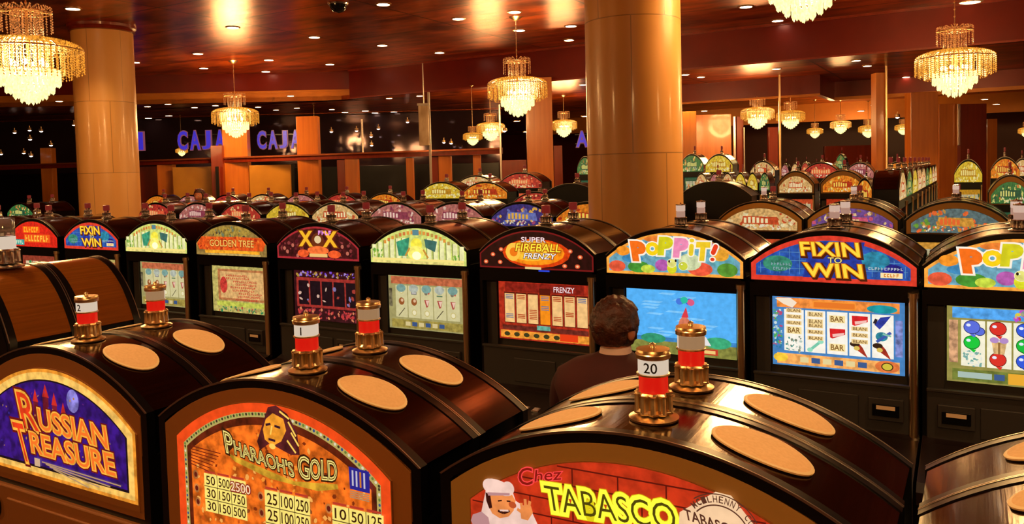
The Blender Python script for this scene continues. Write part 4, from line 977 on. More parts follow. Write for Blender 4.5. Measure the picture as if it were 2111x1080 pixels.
def chandelier(X, Y, zb, D, label, group, zc=2.3, light=55):
    """origin at the lowest crystal; X,Y in units of U, zb metres above the eye, D diameter in metres"""
    s = D/.9
    t = root('chandelier', label, 'chandelier', (X, Y, E+zb), 0, group, s)
    H = .87
    def up(bm):
        ring_strands(bm, 18, .04, H-.02, .205, H-.04, .05, .65, .024, .008)
        ring_strands(bm, 20, .13, H-.03, .13, H-.03, None, .57, .024, .008)
        ring_strands(bm, 14, .08, H-.03, .08, H-.03, None, .57, .024, .008)
    part('upper_tier', 'ch_up', up, CR1, t)['kind'] = 'stuff'
    def wide(bm):
        ring_strands(bm, 52, .08, .595, .45, .49, None, .30, .024, .0085, 0, .02, True)
        ring_strands(bm, 46, .08, .585, .40, .50, None, .27, .024, .0085, .5, .02, True)
        ring_strands(bm, 40, .08, .575, .345, .51, None, .24, .024, .0085, 0, .02, True)
    part('wide_tier', 'ch_wide', wide, CR2, t)['kind'] = 'stuff'
    def inner(bm):
        ring_strands(bm, 34, .2, .54, .285, .54, None, .26, .026, .010); ring_strands(bm, 26, .2, .57, .19, .57, None, .30, .026, .010)
    part('inner_tier', 'ch_inner', inner, CR3, t)['kind'] = 'stuff'
    def drum(bm):
        def prisms(n, R, z0, z1, w):
            for i in range(n):
                a = 2*math.pi*i/n; c, q = math.cos(a)*R, math.sin(a)*R
                zc_ = z1-(.012 if i % 2 else 0)
                vs = [bm.verts.new((c+w*math.cos(a+b), q+w*math.sin(a+b), z)) for z in (z0, zc_+.02) for b in (0, 2.1, 4.2)]
                tip = bm.verts.new((c, q, zc_))
                for j in range(3): bm.faces.new((vs[j], vs[(j+1) % 3], vs[3+(j+1) % 3], vs[3+j])); bm.faces.new((vs[3+j], vs[3+(j+1) % 3], tip))
        prisms(34, .24, .31, .165, .016); prisms(26, .185, .24, .10, .016); prisms(18, .125, .17, .05, .015); prisms(10, .07, .11, .015, .014); prisms(4, .022, .07, 0, .012)
    part('glowing_drum', 'ch_drum', drum, CR4, t)['kind'] = 'stuff'
    def rings(bm):
        for R, z in ((.205, H-.04), (.13, H-.03), (.45, .49), (.345, .51), (.24, .315), (.185, .24), (.125, .17), (.07, .11), (.285, .54)): torus(bm, R, z)
        for i in range(6):
            a = math.pi/3*i
            tube(bm, [(0, 0, .60), (.2*math.cos(a), .2*math.sin(a), .58), (.38*math.cos(a), .38*math.sin(a), .54), (.45*math.cos(a), .45*math.sin(a), .49)], .006, 6)
            tube(bm, [(0, 0, .315), (.24*math.cos(a), .24*math.sin(a), .315)], .006, 6); tube(bm, [(0, 0, H-.02), (.2*math.cos(a), .2*math.sin(a), H-.04)], .005, 6)
        tube(bm, [(0, 0, .08), (0, 0, H+.02)], .012, 8)
    part('frame', 'ch_rings', rings, BRASS, t, True)
    for i in range(6):
        a = math.pi/3*i+.3
        part('bulb', 'ch_bulb', lambda bm: lathe(bm, [(.0001, -.03), (.022, -.012), (.024, .006), (.014, .026), (.0001, .036)], 10), glow((255, 240, 190), 6.0, name='bulb_glass'), t, True, (.14*math.cos(a), .14*math.sin(a), .37))
    L = (zc-zb)/s-H
    if L > .05:
        bm = bmesh.new()
        tube(bm, [(0, 0, H), (0, 0, H+L)], .007/s**.5, 6)
        n = int(L/.09)
        for i in range(n): bead(bm, Vector((0, 0, H+.05+i*.09)), .014, .03)
        link('hanging_rod', bm, BRASS, t)
        part('ceiling_cup', 'ch_cup', lambda bm: lathe(bm, [(.0001, -.06), (.03, -.055), (.08, -.015), (.10, 0)], 20), BRASS, t, True, (0, 0, H+L-.002))
    if light:
        ld = bpy.data.lights.new('chandelier_light', 'POINT'); ld.energy = light*LK; ld.color = (1, .56, .2); ld.shadow_soft_size = .3
        lo = bpy.data.objects.new('chandelier_light', ld); C.objects.link(lo); lo.parent = t; lo.location = (0, 0, .33)
    return t
def chpix(x, w, yb, D, label, group, light=0, **k):
    d = F*D/w*math.sqrt(1+((x-CX)/F)**2); p = atd(x, yb, d); return chandelier(p.x, p.y, p.z-E, D, label, group, light=light, **k)
GC = 'crystal chandeliers'
chpix(64, 236, 215, .9, 'largest crystal chandelier, at the upper left in front of the left column', GC, 70)
chpix(1068, 122, 241, .9, 'crystal chandelier left of the big column, hanging in the middle of the picture', GC, 90)
chpix(1968, 168, 201, .9, 'crystal chandelier at the upper right with a beaded rod', GC, 80)
chpix(487, 98, 284, .9, 'crystal chandelier hanging between the two blue CAJA signs', GC, 90)
chpix(1657, 262, 45, .9, 'crystal chandelier cropped by the top edge, only its lowest tiers in view', GC, 70, zc=2.28)
GS = 'small mirrored chandeliers'  # mirror and glass reflections of chandeliers, built as solid objects
for x, w, yb, lb, e in ((1562, 70, 266, 'orange mirrored chandelier right of the big column, largest of the far ones', 60), (1630, 60, 266, 'mirrored chandelier just right of the thin mirror post', 0), (1733, 44, 276, 'small mirrored chandelier midway between the two right mirror posts', 40),
                     (1790, 42, 284, 'small mirrored chandelier left of the wide slim post', 0), (1862, 36, 278, 'small mirrored chandelier right of the slim post', 0), (1012, 58, 291, 'mirrored chandelier left of the middle chandelier, cut by a mirror edge', 50),
                     (1163, 54, 283, 'mirrored chandelier between the orange pillar and the big column', 50), (2118, 40, 285, 'small mirrored chandelier cut by the right edge', 0), (375, 26, 322, 'tiny chandelier reflected in the glass below the first blue CAJA sign', 0), (650, 22, 320, 'tiny chandelier reflected in the glass right of the orange pillar by the second sign', 0),
                     (975, 40, 300, 'small golden mirrored chandelier low at the left of the middle chandelier', 0), (1680, 34, 285, 'wide mirrored chandelier low between the mirror posts', 0)):
    D_ = {1562: .65, 1630: .56, 1733: .52, 1790: .50, 1862: .43, 1163: .60, 1012: .60, 2118: .46, 975: .38, 1680: .40, 375: .31, 650: .26}[x]
    chpix(x, w, yb, D_, lb, GS, e*.6, zc=1.66 if x in (1562, 1163, 1012, 975, 1630, 375, 650) else 1.6)

# unseen chandeliers added around the view to reflect in the curved roofs
for i, (x, y) in enumerate(((-6.2, -1.4), (0.4, -1.6), (6.2, 4.6), (6.4, 10.5), (-12.5, 1.0))):
    chandelier(x, y, .75, .9, 'added crystal chandelier outside the picture', 'added chandeliers out of view', light=90)

# ------------------------------------------------------------------ the hall
def struct(name, bm, mats, **k):
    o = link(name, bm, mats, **k); o['kind'] = 'structure'; return o
def ceiling_mat():
    m = bpy.data.materials.new('polished_copper_wood'); m.use_nodes = True; nt = m.node_tree; b = nt.nodes['Principled BSDF']
    tc = nt.nodes.new('ShaderNodeTexCoord'); mp = nt.nodes.new('ShaderNodeMapping'); mp.inputs['Scale'].default_value = (.7, 1.7, 1)
    n = nt.nodes.new('ShaderNodeTexNoise'); n.inputs['Scale'].default_value = 1.6; n.inputs['Detail'].default_value = 9; n.inputs['Roughness'].default_value = .62
    cr = nt.nodes.new('ShaderNodeValToRGB'); cr.color_ramp.elements[0].position = .36; cr.color_ramp.elements[1].position = .64
    cr.color_ramp.elements[0].color = lin((100, 22, 6)); cr.color_ramp.elements[1].color = lin((222, 100, 28))
    br = nt.nodes.new('ShaderNodeTexBrick'); br.inputs['Scale'].default_value = 1; br.inputs['Brick Width'].default_value = 2.4; br.inputs['Row Height'].default_value = 1.2; br.inputs['Mortar Size'].default_value = .018
    br.offset = 0; br.inputs['Color1'].default_value = (1, 1, 1, 1); br.inputs['Color2'].default_value = (.8, .8, .8, 1); br.inputs['Mortar'].default_value = (.15, .15, .15, 1)
    mx = nt.nodes.new('ShaderNodeMix'); mx.data_type = 'RGBA'; mx.blend_type = 'MULTIPLY'; mx.inputs[0].default_value = 1
    L = nt.links.new
    L(tc.outputs['Object'], mp.inputs['Vector']); L(mp.outputs['Vector'], n.inputs['Vector']); L(n.outputs['Fac'], cr.inputs['Fac'])
    L(tc.outputs['Object'], br.inputs['Vector']); L(cr.outputs['Color'], mx.inputs[6]); L(br.outputs['Color'], mx.inputs[7]); L(mx.outputs[2], b.inputs['Base Color'])
    bp = nt.nodes.new('ShaderNodeBump'); bp.inputs['Strength'].default_value = .5; bp.inputs['Distance'].default_value = .02
    n2 = nt.nodes.new('ShaderNodeTexNoise'); n2.inputs['Scale'].default_value = 1.5; n2.inputs['Detail'].default_value = 5; L(mp.outputs['Vector'], n2.inputs['Vector'])
    L(n2.outputs['Fac'], bp.inputs['Height']); L(bp.outputs['Normal'], b.inputs['Normal'])
    b.inputs['Roughness'].default_value = .28; b.inputs['Metallic'].default_value = .5; b.inputs['Coat Weight'].default_value = 0; b.inputs['Coat Roughness'].default_value = .2
    return m
CEIL = ceiling_mat()
MAROON = noisy('maroon_lacquer', (96, 12, 6), (120, 22, 8), .3, .2, (1, 1, 1), 1.2)[0]
OLDGOLD = noisy('old_gold_board', (186, 108, 28), (208, 126, 36), .4, .2, (1, 1, 1), 2)[0]
WOOD = noisy('orange_wood', (188, 98, 22), (212, 120, 36), .35, 0, (6, 6, .5), 2, 0, .3)[0]
REDWOOD = noisy('red_wood', (120, 34, 14), (140, 44, 18), .3, 0, (6, 6, .5), 2, 0, .3)[0]
GLASSDK = pbr('dark_mirror_glass', (0.05, 0.03, 0.04), .06, .6)
def column_mat():
    m, cr = noisy('honey_marble', (232, 160, 80), (246, 186, 108), .38, 0, (1, 1, .25), 1.4, 0, .15)
    nt = m.node_tree; b = nt.nodes['Principled BSDF']
    br = nt.nodes.new('ShaderNodeTexBrick'); br.offset = .5; br.inputs['Scale'].default_value = 1; br.inputs['Brick Width'].default_value = .55; br.inputs['Row Height'].default_value = 1.05; br.inputs['Mortar Size'].default_value = .004
    br.inputs['Color1'].default_value = (1, 1, 1, 1); br.inputs['Color2'].default_value = (.86, .84, .8, 1); br.inputs['Mortar'].default_value = (.5, .45, .4, 1)
    tc = nt.nodes.new('ShaderNodeTexCoord'); mx = nt.nodes.new('ShaderNodeMix'); mx.data_type = 'RGBA'; mx.blend_type = 'MULTIPLY'; mx.inputs[0].default_value = 1
    nt.links.new(tc.outputs['UV'], br.inputs['Vector']); nt.links.new(cr.outputs['Color'], mx.inputs[6]); nt.links.new(br.outputs['Color'], mx.inputs[7]); nt.links.new(mx.outputs[2], b.inputs['Base Color'])
    return m
MARBLE = column_mat()
def column(X, Y, r, label):
    bm = bmesh.new(); n = 64; z1 = E+2.3; uvl = bm.loops.layers.uv.new('UVMap')
    A = [bm.verts.new((r*math.cos(2*math.pi*i/n), r*math.sin(2*math.pi*i/n), 0)) for i in range(n)]; B = [bm.verts.new((v.co.x, v.co.y, z1)) for v in A]
    for i in range(n):
        f = bm.faces.new((A[i], A[(i+1) % n], B[(i+1) % n], B[i]))
        for l, (u, v) in zip(f.loops, ((i, 0), (i+1, 0), (i+1, z1), (i, z1))): l[uvl].uv = (u/n*2*math.pi*r, v)
    bm.faces.new(B)
    o = link('column', bm, MARBLE, smooth=True, loc=(X, Y, 0)); o['kind'] = 'structure'; o['label'] = label
    part('base_moulding', 'col_base'+str(r), lambda b: lathe(b, [(r+.04, 0), (r+.04, .12), (r+.02, .15), (r+.001, .16)], 48), BRASS, o, True)
    part('top_moulding', 'col_top'+str(r), lambda b: lathe(b, [(r+.001, z1-.10), (r+.03, z1-.09), (r+.02, z1-.06), (r+.045, z1-.04), (r+.05, z1)], 48), REDWOOD, o, True)
    return o
pc = atd(1308, 300, 6.55); rc = 194/F*6.55/2
column(pc.x, pc.y, rc, 'big honey-coloured marble column right of the picture centre')
pl = atd(217, 200, 12.2); rl = 116/F*12.2/2
column(pl.x, pl.y, rl, 'honey-coloured marble column at the left behind the largest chandelier')

X0, X1, Y0, Y1 = -34.0, 14.0, -8.0, 34.0
ZC = E+2.3
bm = bmesh.new(); box(bm, X0, X1, Y0, Y1, -.1, 0)
carpet = noisy('dark_patterned_carpet', (44, 14, 12), (80, 30, 18), .95, 0, (1, 1, 1), 6)[0]
struct('floor', bm, carpet)
bm = bmesh.new(); box(bm, X0, X1, Y0, 13.9, ZC, ZC+.1); struct('ceiling', bm, CEIL)
YF = 13.9                                  # where the ceiling steps down
zf = E+1.66
qa, qb = atd(-430, 213, 17.7), atd(742, 213, 18.3); qb.y = max(qb.y, YF); XL = qb.x
bm = bmesh.new(); box(bm, XL, X1, YF, YF+.12, zf, ZC+.1); box(bm, XL, X1, YF-.03, YF+.0, ZC-.04, ZC, 1); box(bm, XL, X1, YF-.03, YF, zf, zf+.03, 1)
struct('trim_1', bm, [MAROON, REDWOOD])
bm = bmesh.new()
nv = Vector((-(qb.y-qa.y), qb.x-qa.x)).normalized()*.12
quad = lambda a, b, w: [(a.x, a.y), (b.x, b.y), (b.x+w.x, b.y+w.y), (a.x+w.x, a.y+w.y)]
prism(bm, quad(qa, qb, nv), E+1.88, ZC+.1, 0, 'z'); prism(bm, quad(qa, qb, nv), zf, E+1.88, 1, 'z'); prism(bm, quad(qa, qb, -nv*.3), E+1.86, E+1.90, 1, 'z')
bmesh.ops.recalc_face_normals(bm, faces=bm.faces); struct('trim_2', bm, [MAROON, OLDGOLD])
bm = bmesh.new(); prism(bm, [(qa.x, qa.y), (qb.x, qb.y), (qb.x, YF+.12), (qb.x, YF+.13), (X0, YF+.13), (X0, qa.y)], zf, zf+.1, 0, 'z'); bmesh.ops.recalc_face_normals(bm, faces=bm.faces); struct('ceiling', bm, CEIL)
bm = bmesh.new(); box(bm, X0, X1, YF+.12, Y1, E+1.66, E+1.76); struct('ceiling', bm, CEIL)
bm = bmesh.new(); box(bm, -6.4, -2.62, 16.4, 16.5, E+1.28, E+1.66); box(bm, -2.62, X1, 18.2, 18.3, E+1.30, E+1.66); box(bm, -2.72, -2.62, 16.5, 18.3, E+1.28, E+1.66); box(bm, -6.4, -2.62, 16.37, 16.4, E+1.26, E+1.30, 1); box(bm, -2.62, X1, 18.17, 18.2, E+1.27, E+1.34, 1); struct('trim_19', bm, [MAROON, OLDGOLD])
bm = bmesh.new(); box(bm, X0, X1, Y0-.1, Y0, 0, ZC+.1); struct('wall_back', bm, REDWOOD)
bm = bmesh.new(); box(bm, X1, X1+.1, Y0, Y1, 0, ZC+.1); struct('wall_right', bm, REDWOOD)
bm = bmesh.new(); box(bm, X0-.1, X0, Y0, Y1, 0, ZC+.1); struct('wall_left', bm, REDWOOD)
bm = bmesh.new(); box(bm, X0, X1, Y1, Y1+.1, 0, ZC+.1); struct('wall_far', bm, pbr('far_maroon', (120, 40, 16), .35))

# helper: an upright slab between two picture columns at depth d (metres), facing the hall
def slab(name, x0, x1, y0, y1, d, mat, th=.15, down=None, k='structure', d2=None, hollow=False):
    p = atd(x0, (y0+y1)/2, d); q = atd(x1, (y0+y1)/2, d2 or d)
    zt = atd((x0+x1)/2, y0, d).z; zb = atd((x0+x1)/2, y1, d).z if down is None else down
    v = Vector((q.x-p.x, q.y-p.y, 0)); L = v.length; a = math.atan2(v.y, v.x)
    bm = bmesh.new(); box(bm, 0, L, 0, th, zb, zt, 0, min(.006, th*.2))
    o = link(name, bm, mat, loc=(p.x, p.y, 0)); o.rotation_euler = (0, 0, a)
    if k: o['kind'] = k
    return o
def beam(name, x0, y0, d0, x1, y1, d1, h, mat, th=.1):
    """a level bar between two pixels; its height is that of the first"""
    p = atd(x0, y0, d0); r = ray(x1, y1); q = EYE+r*((p.z-E)/r.z) if abs(r.z) > 25 else atd(x1, y1, d1)
    q = atd(x1, y1, d1)
    v = Vector((q.x-p.x, q.y-p.y, 0)); L = v.length; a = math.atan2(v.y, v.x); z = (p.z+q.z)/2
    bm = bmesh.new(); box(bm, 0, L, 0, th, z-h/2, z+h/2)
    o = link(name, bm, mat, loc=(p.x, p.y, 0)); o.rotation_euler = (0, 0, a); o['kind'] = 'structure'
    return o
# ---- left: gold band, dark glass, the rail with panels and pillars, blue neon cashier signs
slab('wall_left_glass', -420, 1035, 232, 420, 22.5, GLASSDK, down=0)
slab('trim_3', -420, 1035, 236, 243, 22.0, noisy('copper_trim', (190, 90, 44), (214, 110, 60), .25, .8)[0], .12)
beam('trim_4', -300, 352, 21.5, 1032, 315, 15.5, .12, REDWOOD, .12)
beam('trim_5', -300, 349, 21.45, 1032, 310, 15.45, .03, pbr('polished_rail', (200, 110, 70), .25, .6), .1)
def pillar(x0, x1, y0, d, mat=WOOD): return slab('wall_pilaster', x0, x1, y0, 420, d, mat, .22, down=0)
pillar(460, 511, 243, 17.6); pillar(613, 657, 240, 17.0); pillar(712, 738, 328, 16.6); pillar(838, 852, 326, 16.2); pillar(905, 931, 322, 16.0); pillar(976, 992, 320, 15.9)
pillar(325, 356, 340, 18.2); pillar(1086, 1140, 160, 15.4); pillar(85, 108, 305, 21.0)
slab('wall_pilaster', 696, 712, 330, 420, 16.62, REDWOOD, .2, down=0); slab('wall_pilaster', 436, 460, 300, 420, 17.5, REDWOOD, .2, down=0); slab('wall_pilaster', 888, 905, 324, 420, 16.05, REDWOOD, .2, down=0)
TANP = noisy('tan_panel', (176, 118, 34), (196, 134, 44), .3, .1, (1, 1, 1), 2)[0]
slab('wall_panel', 357, 436, 344, 420, 18.0, TANP, .08, down=0); slab('wall_panel', 515, 600, 340, 420, 17.4, TANP, .08, down=0)
slab('wall_panel', 289, 325, 343, 420, 18.6, REDWOOD, .1, down=0); slab('trim_6', 445, 451, 343, 420, 17.35, BLACK, .05, down=0); slab('trim_7', 601, 607, 338, 420, 17.2, BLACK, .05, down=0)
slab('wall_lower', -420, 1030, 353, 420, 22.3, BLACK, .08, down=0)
slab('trim_8', 884, 889, 190, 420, 15.2, STEEL, .04, down=0)
slab('trim_9', 1030, 1034, 215, 420, 14.9, STEEL, .04, down=0)
slab('trim_10', 745, 749, 245, 318, 20.0, CHROME, .03)
# hanging frosted panel
t = root('hanging_banner', 'tall pale strip hanging from the ceiling in the left middle distance', 'banner', atd(876, 300, 14.6))
o = atd(876, 300, 14.6)
bm = bmesh.new(); box(bm, -.10, .08, 0, .03, 0, .72, 0, .006); link('panel', bm, noisy('frosted_panel', (150, 120, 84), (214, 190, 160), .3, .1, (1, 1, .4), 6)[0], t); t.rotation_euler = (0, 0, math.radians(30))
bm = bmesh.new(); box(bm, -.12, .10, -.01, .04, .72, .76); tube(bm, [(0, .015, .76), (0, .015, (ZC-t.location.z)-.35)], .012); link('hanger', bm, STEEL, t)

def caja(x0, x1, y0, y1, d, label, full='CAJA'):
    p = atd(x0, y1, d); q = atd(x1, y1-.0, d); h = (y1-y0)/F*d
    v = Vector((q.x-p.x, q.y-p.y, 0)); a = math.atan2(v.y, v.x); L = v.length
    t = root('neon_sign', label, 'sign', p, a, 'blue neon cashier signs')
    n = len(full); w = L/n
    for i, ch in enumerate(full):
        vs, fs = text_tris(ch, .035); vo, _ = text_tris(ch, 0)
        x_0, x_1 = min(v_[0] for v_ in vo), max(v_[0] for v_ in vo); y_0, y_1 = min(v_[1] for v_ in vo), max(v_[1] for v_ in vo)
        bm = bmesh.new()
        for layer, (off, yy, mi) in enumerate(((.06, 0, 1), (.022, -.02, 0))):
            vs, fs = text_tris(ch, off)
            out = [bm.verts.new(((.12+(.70 if ch != 'J' else .55)*(a_-x_0)/(x_1-x_0))*w, yy, (b_-y_0)/(y_1-y_0)*h)) for a_, b_ in vs]
            for f in fs:
                try: bm.faces.new([out[k_] for k_ in f]).material_index = mi
                except ValueError: pass
        r = bmesh.ops.extrude_face_region(bm, geom=bm.faces[:])
        for e in r['geom']:
            if isinstance(e, bmesh.types.BMVert): e.co.y += .03
        link('letter', bm, [glow((56, 44, 200), .85, name='blue_neon'), glow((170, 90, 110), .5, name='pink_tube')], t, loc=(i*w, 0, 0))
    bm = bmesh.new(); box(bm, 0, L, .04, .06, h*.15, h*.22); box(bm, 0, L, .04, .06, h*.78, h*.85); box(bm, w*.5, w*.55, .05, .6, h*.4, h*.45); box(bm, L-w*.5, L-w*.45, .05, .6, h*.4, h*.45); link('rack', bm, BLACK, t)
caja(365, 468, 272, 308, 18.6, 'blue neon sign reading CAJA left of the slim orange pillar')
caja(529, 622, 272, 306, 18.4, 'blue neon sign reading CAJA right of the slim orange pillar')
caja(1186, 1216, 272, 302, 21.0, 'short violet neon sign fragment at the left side of the big column', 'A')
caja(284, 296, 274, 308, 19.5, 'narrow grey-violet sign fragment right of the left column', 'I')

# ---- right: mirror posts, pillars and panels under the lower ceiling
slab('trim_11', 1606, 1610, 135, 345, 15.3, BRASS, .03, down=0)
slab('trim_12', 1826, 1830, 115, 345, 14.3, BRASS, .03, down=0)
slab('wall_pilaster', 1806, 1826, 150, 345, 14.35, WOOD, .2, down=0)
slab('wall_pilaster', 1878, 1934, 190, 345, 15.2, WOOD, .25, down=0)
slab('wall_pilaster', 1936, 1974, 214, 345, 16.0, WOOD, .25, down=0); slab('trim_13', 1975, 1980, 214, 300, 15.9, CHROME, .05)
slab('wall_panel', 1980, 2034, 214, 345, 16.5, REDWOOD, .2, down=0); slab('wall_pilaster', 2036, 2056, 245, 345, 16.6, WOOD, .2, down=0)
slab('wall_panel', 1434, 1508, 236, 330, 17.6, WOOD, .15, down=0); slab('wall_panel', 1408, 1436, 230, 345, 16.0, WOOD, .2, down=0)
slab('trim_14', 1512, 1517, 240, 330, 17.5, STEEL, .05, down=0); slab('wall_panel', 1519, 1533, 240, 330, 17.7, REDWOOD, .1, down=0)
slab('wall_panel', 1585, 1604, 262, 330, 17.8, REDWOOD, .1, down=0); slab('trim_15', 1533, 1536, 262, 330, 17.6, STEEL, .03, down=0)
slab('wall_panel', 1034, 1086, 330, 400, 15.5, REDWOOD, .1, down=0); slab('wall_panel', 1142, 1160, 300, 400, 15.5, REDWOOD, .1, down=0)
slab('wall_panel', 1700, 1800, 300, 345, 25.0, REDWOOD, .1, down=0)
# fascia boards of the farther ceiling steps
def step(y, z0, z1, mat, x0=-13.0, x1=X1, n='trim_16'):
    bm = bmesh.new(); box(bm, x0, x1, y, y+.1, E+z0, E+z1); struct(n, bm, mat)
step(24.5, 1.15, 1.66, OLDGOLD, n='trim_16')

# ---- round downlights
DL = {'near': [(150, 17), (480, 56), (648, 76), (790, 8), (945, 38), (1061, 24), (1177, 53), (1071, 62), (788, 93), (906, 108), (408, 110), (420, 140), (554, 123), (548, 147), (680, 132), (1173, 82), (1538, 13), (1603, 42), (2002, 3), (278, 128)],
      'low': [(122, 208), (304, 219), (346, 214), (401, 221), (444, 217), (532, 220), (569, 226), (612, 222), (684, 225), (711, 231), (753, 228), (773, 232), (812, 230), (831, 235), (868, 232), (930, 181), (943, 237), (865, 197), (758, 200), (802, 202), (820, 195), (306, 243), (348, 238), (996, 234), (599, 197), (1202, 174),
              (1413, 153), (1445, 158), (1601, 141), (1580, 169), (1636, 174), (1661, 181), (1765, 124), (1788, 135), (1868, 158), (1887, 167), (1904, 175), (1918, 182), (1835, 199), (1802, 216), (1452, 228), (2030, 204), (1775, 228), (1065, 249), (1206, 239), (1085, 271), (2054, 214)],
      'wall': [(105, 298), (61, 267), (85, 269), (30, 272), (62, 286), (64, 320), (2, 316), (49, 314), (683, 270), (735, 268), (780, 264), (765, 280), (766, 298), (840, 250), (915, 292), (930, 294), (1040, 268), (1290, 240), (1850, 240), (1990, 258), (152, 256)]}
RIM = pbr('lamp_rim', (0.6, .4, .2), .3, 1.0)
def downlight(p, r, label, group):
    t = part('downlight', ('dl', round(r, 2)), lambda bm: lathe(bm, [(r*1.25, 0), (r*1.25, -.008), (r, -.014), (r, -.004), (.0001, -.004)], 20), RIM, None, True, p)
    t['label'] = label; t['category'] = 'ceiling light'; t['group'] = group
    part('lamp_disc', ('dld', round(r, 2)), lambda bm: lathe(bm, [(.0001, -.013), (r*.93, -.012), (r*.95, -.006)], 20), glow((255, 226, 190), 14.0, name='downlight_glass'), t, True)
    return t
for x, y in DL['near']:
    p = atZ(x, y, ZC)
    if p.y > 13.7: p = atZ(x, y, E+1.66)
    o = downlight(Vector((p.x, p.y, p.z)), .09, 'small round downlight set in the polished main ceiling', 'downlights of the main ceiling')
for x, y in DL['low']:
    p = atZ(x, y, E+1.66)
    if p.y < YF+.3 and x > 742: p = atZ(x, y, ZC)
    if p.y > 13.8 and p.z > E+2.2: continue
    if (p-EYE).length > (26 if x < 1400 else 18.5): p = atd(x, y, 18.0)
    downlight(p, .07 if (p-EYE).length < 22 else .09, 'small round downlight in the lower ceiling at the back of the hall', 'downlights of the lower ceiling')
for x, y in DL['wall']:
    p = atd(x, y, 20.6 if x < 1040 else 17); r = .045
    t = part('wall_spot', 'spot', lambda bm: (lathe(bm, [(.0001, .10), (.012, .10), (.012, .05), (.05, .04), (.055, -.02)], 16)), RIM, None, True, p)
    t['label'] = 'tiny round spotlight glinting against the dark glass at the back'; t['category'] = 'spotlight'; t['group'] = 'tiny spotlights at the back'
    part('lamp_disc', 'spotd', lambda bm: lathe(bm, [(.0001, -.045), (.03, -.035), (.045, -.01), (.03, .015), (.0001, .02)], 16), glow((255, 226, 210), 7.0, name='spot_glass'), t, True)

# ceiling camera dome at the top
p = atZ(697, 4, ZC)
t = root('camera_dome', 'black security camera dome on the ceiling at the top edge', 'camera', p)
bm = bmesh.new(); lathe(bm, [(.0001, -.15), (.07, -.13), (.11, -.08), (.12, -.03)], 24); link('dome', bm, pbr('smoked_dome', (.01, .01, .012), .05), t, True)
bm = bmesh.new(); lathe(bm, [(.13, -.04), (.14, -.02), (.13, 0)], 24); link('ring', bm, CHROME, t, True)

# ------------------------------------------------------------------ people
SKIN = noisy('skin', (196, 116, 82), (206, 128, 92), .5, 0, (1, 1, 1), 8)[0]
HAIR = noisy('dark_brown_hair', (40, 18, 12), (92, 44, 26), .45, 0, (1, 1, 1), 26, .9)[0]
COAT = noisy('maroon_cloth', (58, 12, 8), (74, 18, 10), .8, 0, (1, 1, 1), 5)[0]
SHIRT = pbr('white_shirt', (214, 176, 160), .7); TROUS = pbr('dark_trousers', (22, 18, 22), .8)
def skin(name, verts, edges, rad, mat, parent, sub=2, rootv=0):
    me = bpy.data.meshes.new(name); me.from_pydata(verts, edges, []); me.materials.append(mat)
    o = bpy.data.objects.new(name, me); C.objects.link(o); o.parent = parent
    md = o.modifiers.new('skin', 'SKIN'); md.use_smooth_shade = True
    for i, r in enumerate(rad):
        sv = me.skin_vertices[0].data[i]; sv.radius = r if isinstance(r, tuple) else (r, r); sv.use_root = (i == rootv)
    s = o.modifiers.new('sub', 'SUBSURF'); s.levels = sub; s.render_levels = sub
    return o
def ellipsoid(bm, c, r, n=20, m=14, mi=0, fn=None):
    rings = []
    for j in range(1, m):
        ph = math.pi*j/m
        ring = []
        for i in range(n):
            th = 2*math.pi*i/n; v = Vector((math.sin(ph)*math.cos(th), math.sin(ph)*math.sin(th), math.cos(ph)))
            q = Vector((v.x*r[0], v.y*r[1], v.z*r[2]))
            if fn: q = fn(v, q)
            ring.append(bm.verts.new(Vector(c)+q))
        rings.append(ring)
    a = bm.verts.new(Vector(c)+Vector((0, 0, r[2]))); b = bm.verts.new(Vector(c)-Vector((0, 0, r[2])))
    for k in range(len(rings)-1):
        for i in range(n): bm.faces.new((rings[k][i], rings[k+1][i], rings[k+1][(i+1) % n], rings[k][(i+1) % n])).material_index = mi
    for i in range(n):
        bm.faces.new((a, rings[0][i], rings[0][(i+1) % n])).material_index = mi
        bm.faces.new((b, rings[-1][(i+1) % n], rings[-1][i])).material_index = mi
def loft(bm, secs, n=28, mi=0):
    """secs: (centre, rx, ry, front-back power)"""
    rings = []
    for c, rx, ry in secs:
        rings.append([bm.verts.new((c[0]+rx*math.copysign(abs(math.cos(a))**.85, math.cos(a)), c[1]+ry*math.copysign(abs(math.sin(a))**.9, math.sin(a)), c[2])) for a in [2*math.pi*i/n for i in range(n)]])
    for k in range(len(rings)-1):
        for i in range(n): bm.faces.new((rings[k][i], rings[k][(i+1) % n], rings[k+1][(i+1) % n], rings[k+1][i])).material_index = mi
    bm.faces.new(list(reversed(rings[0]))); bm.faces.new(rings[-1])
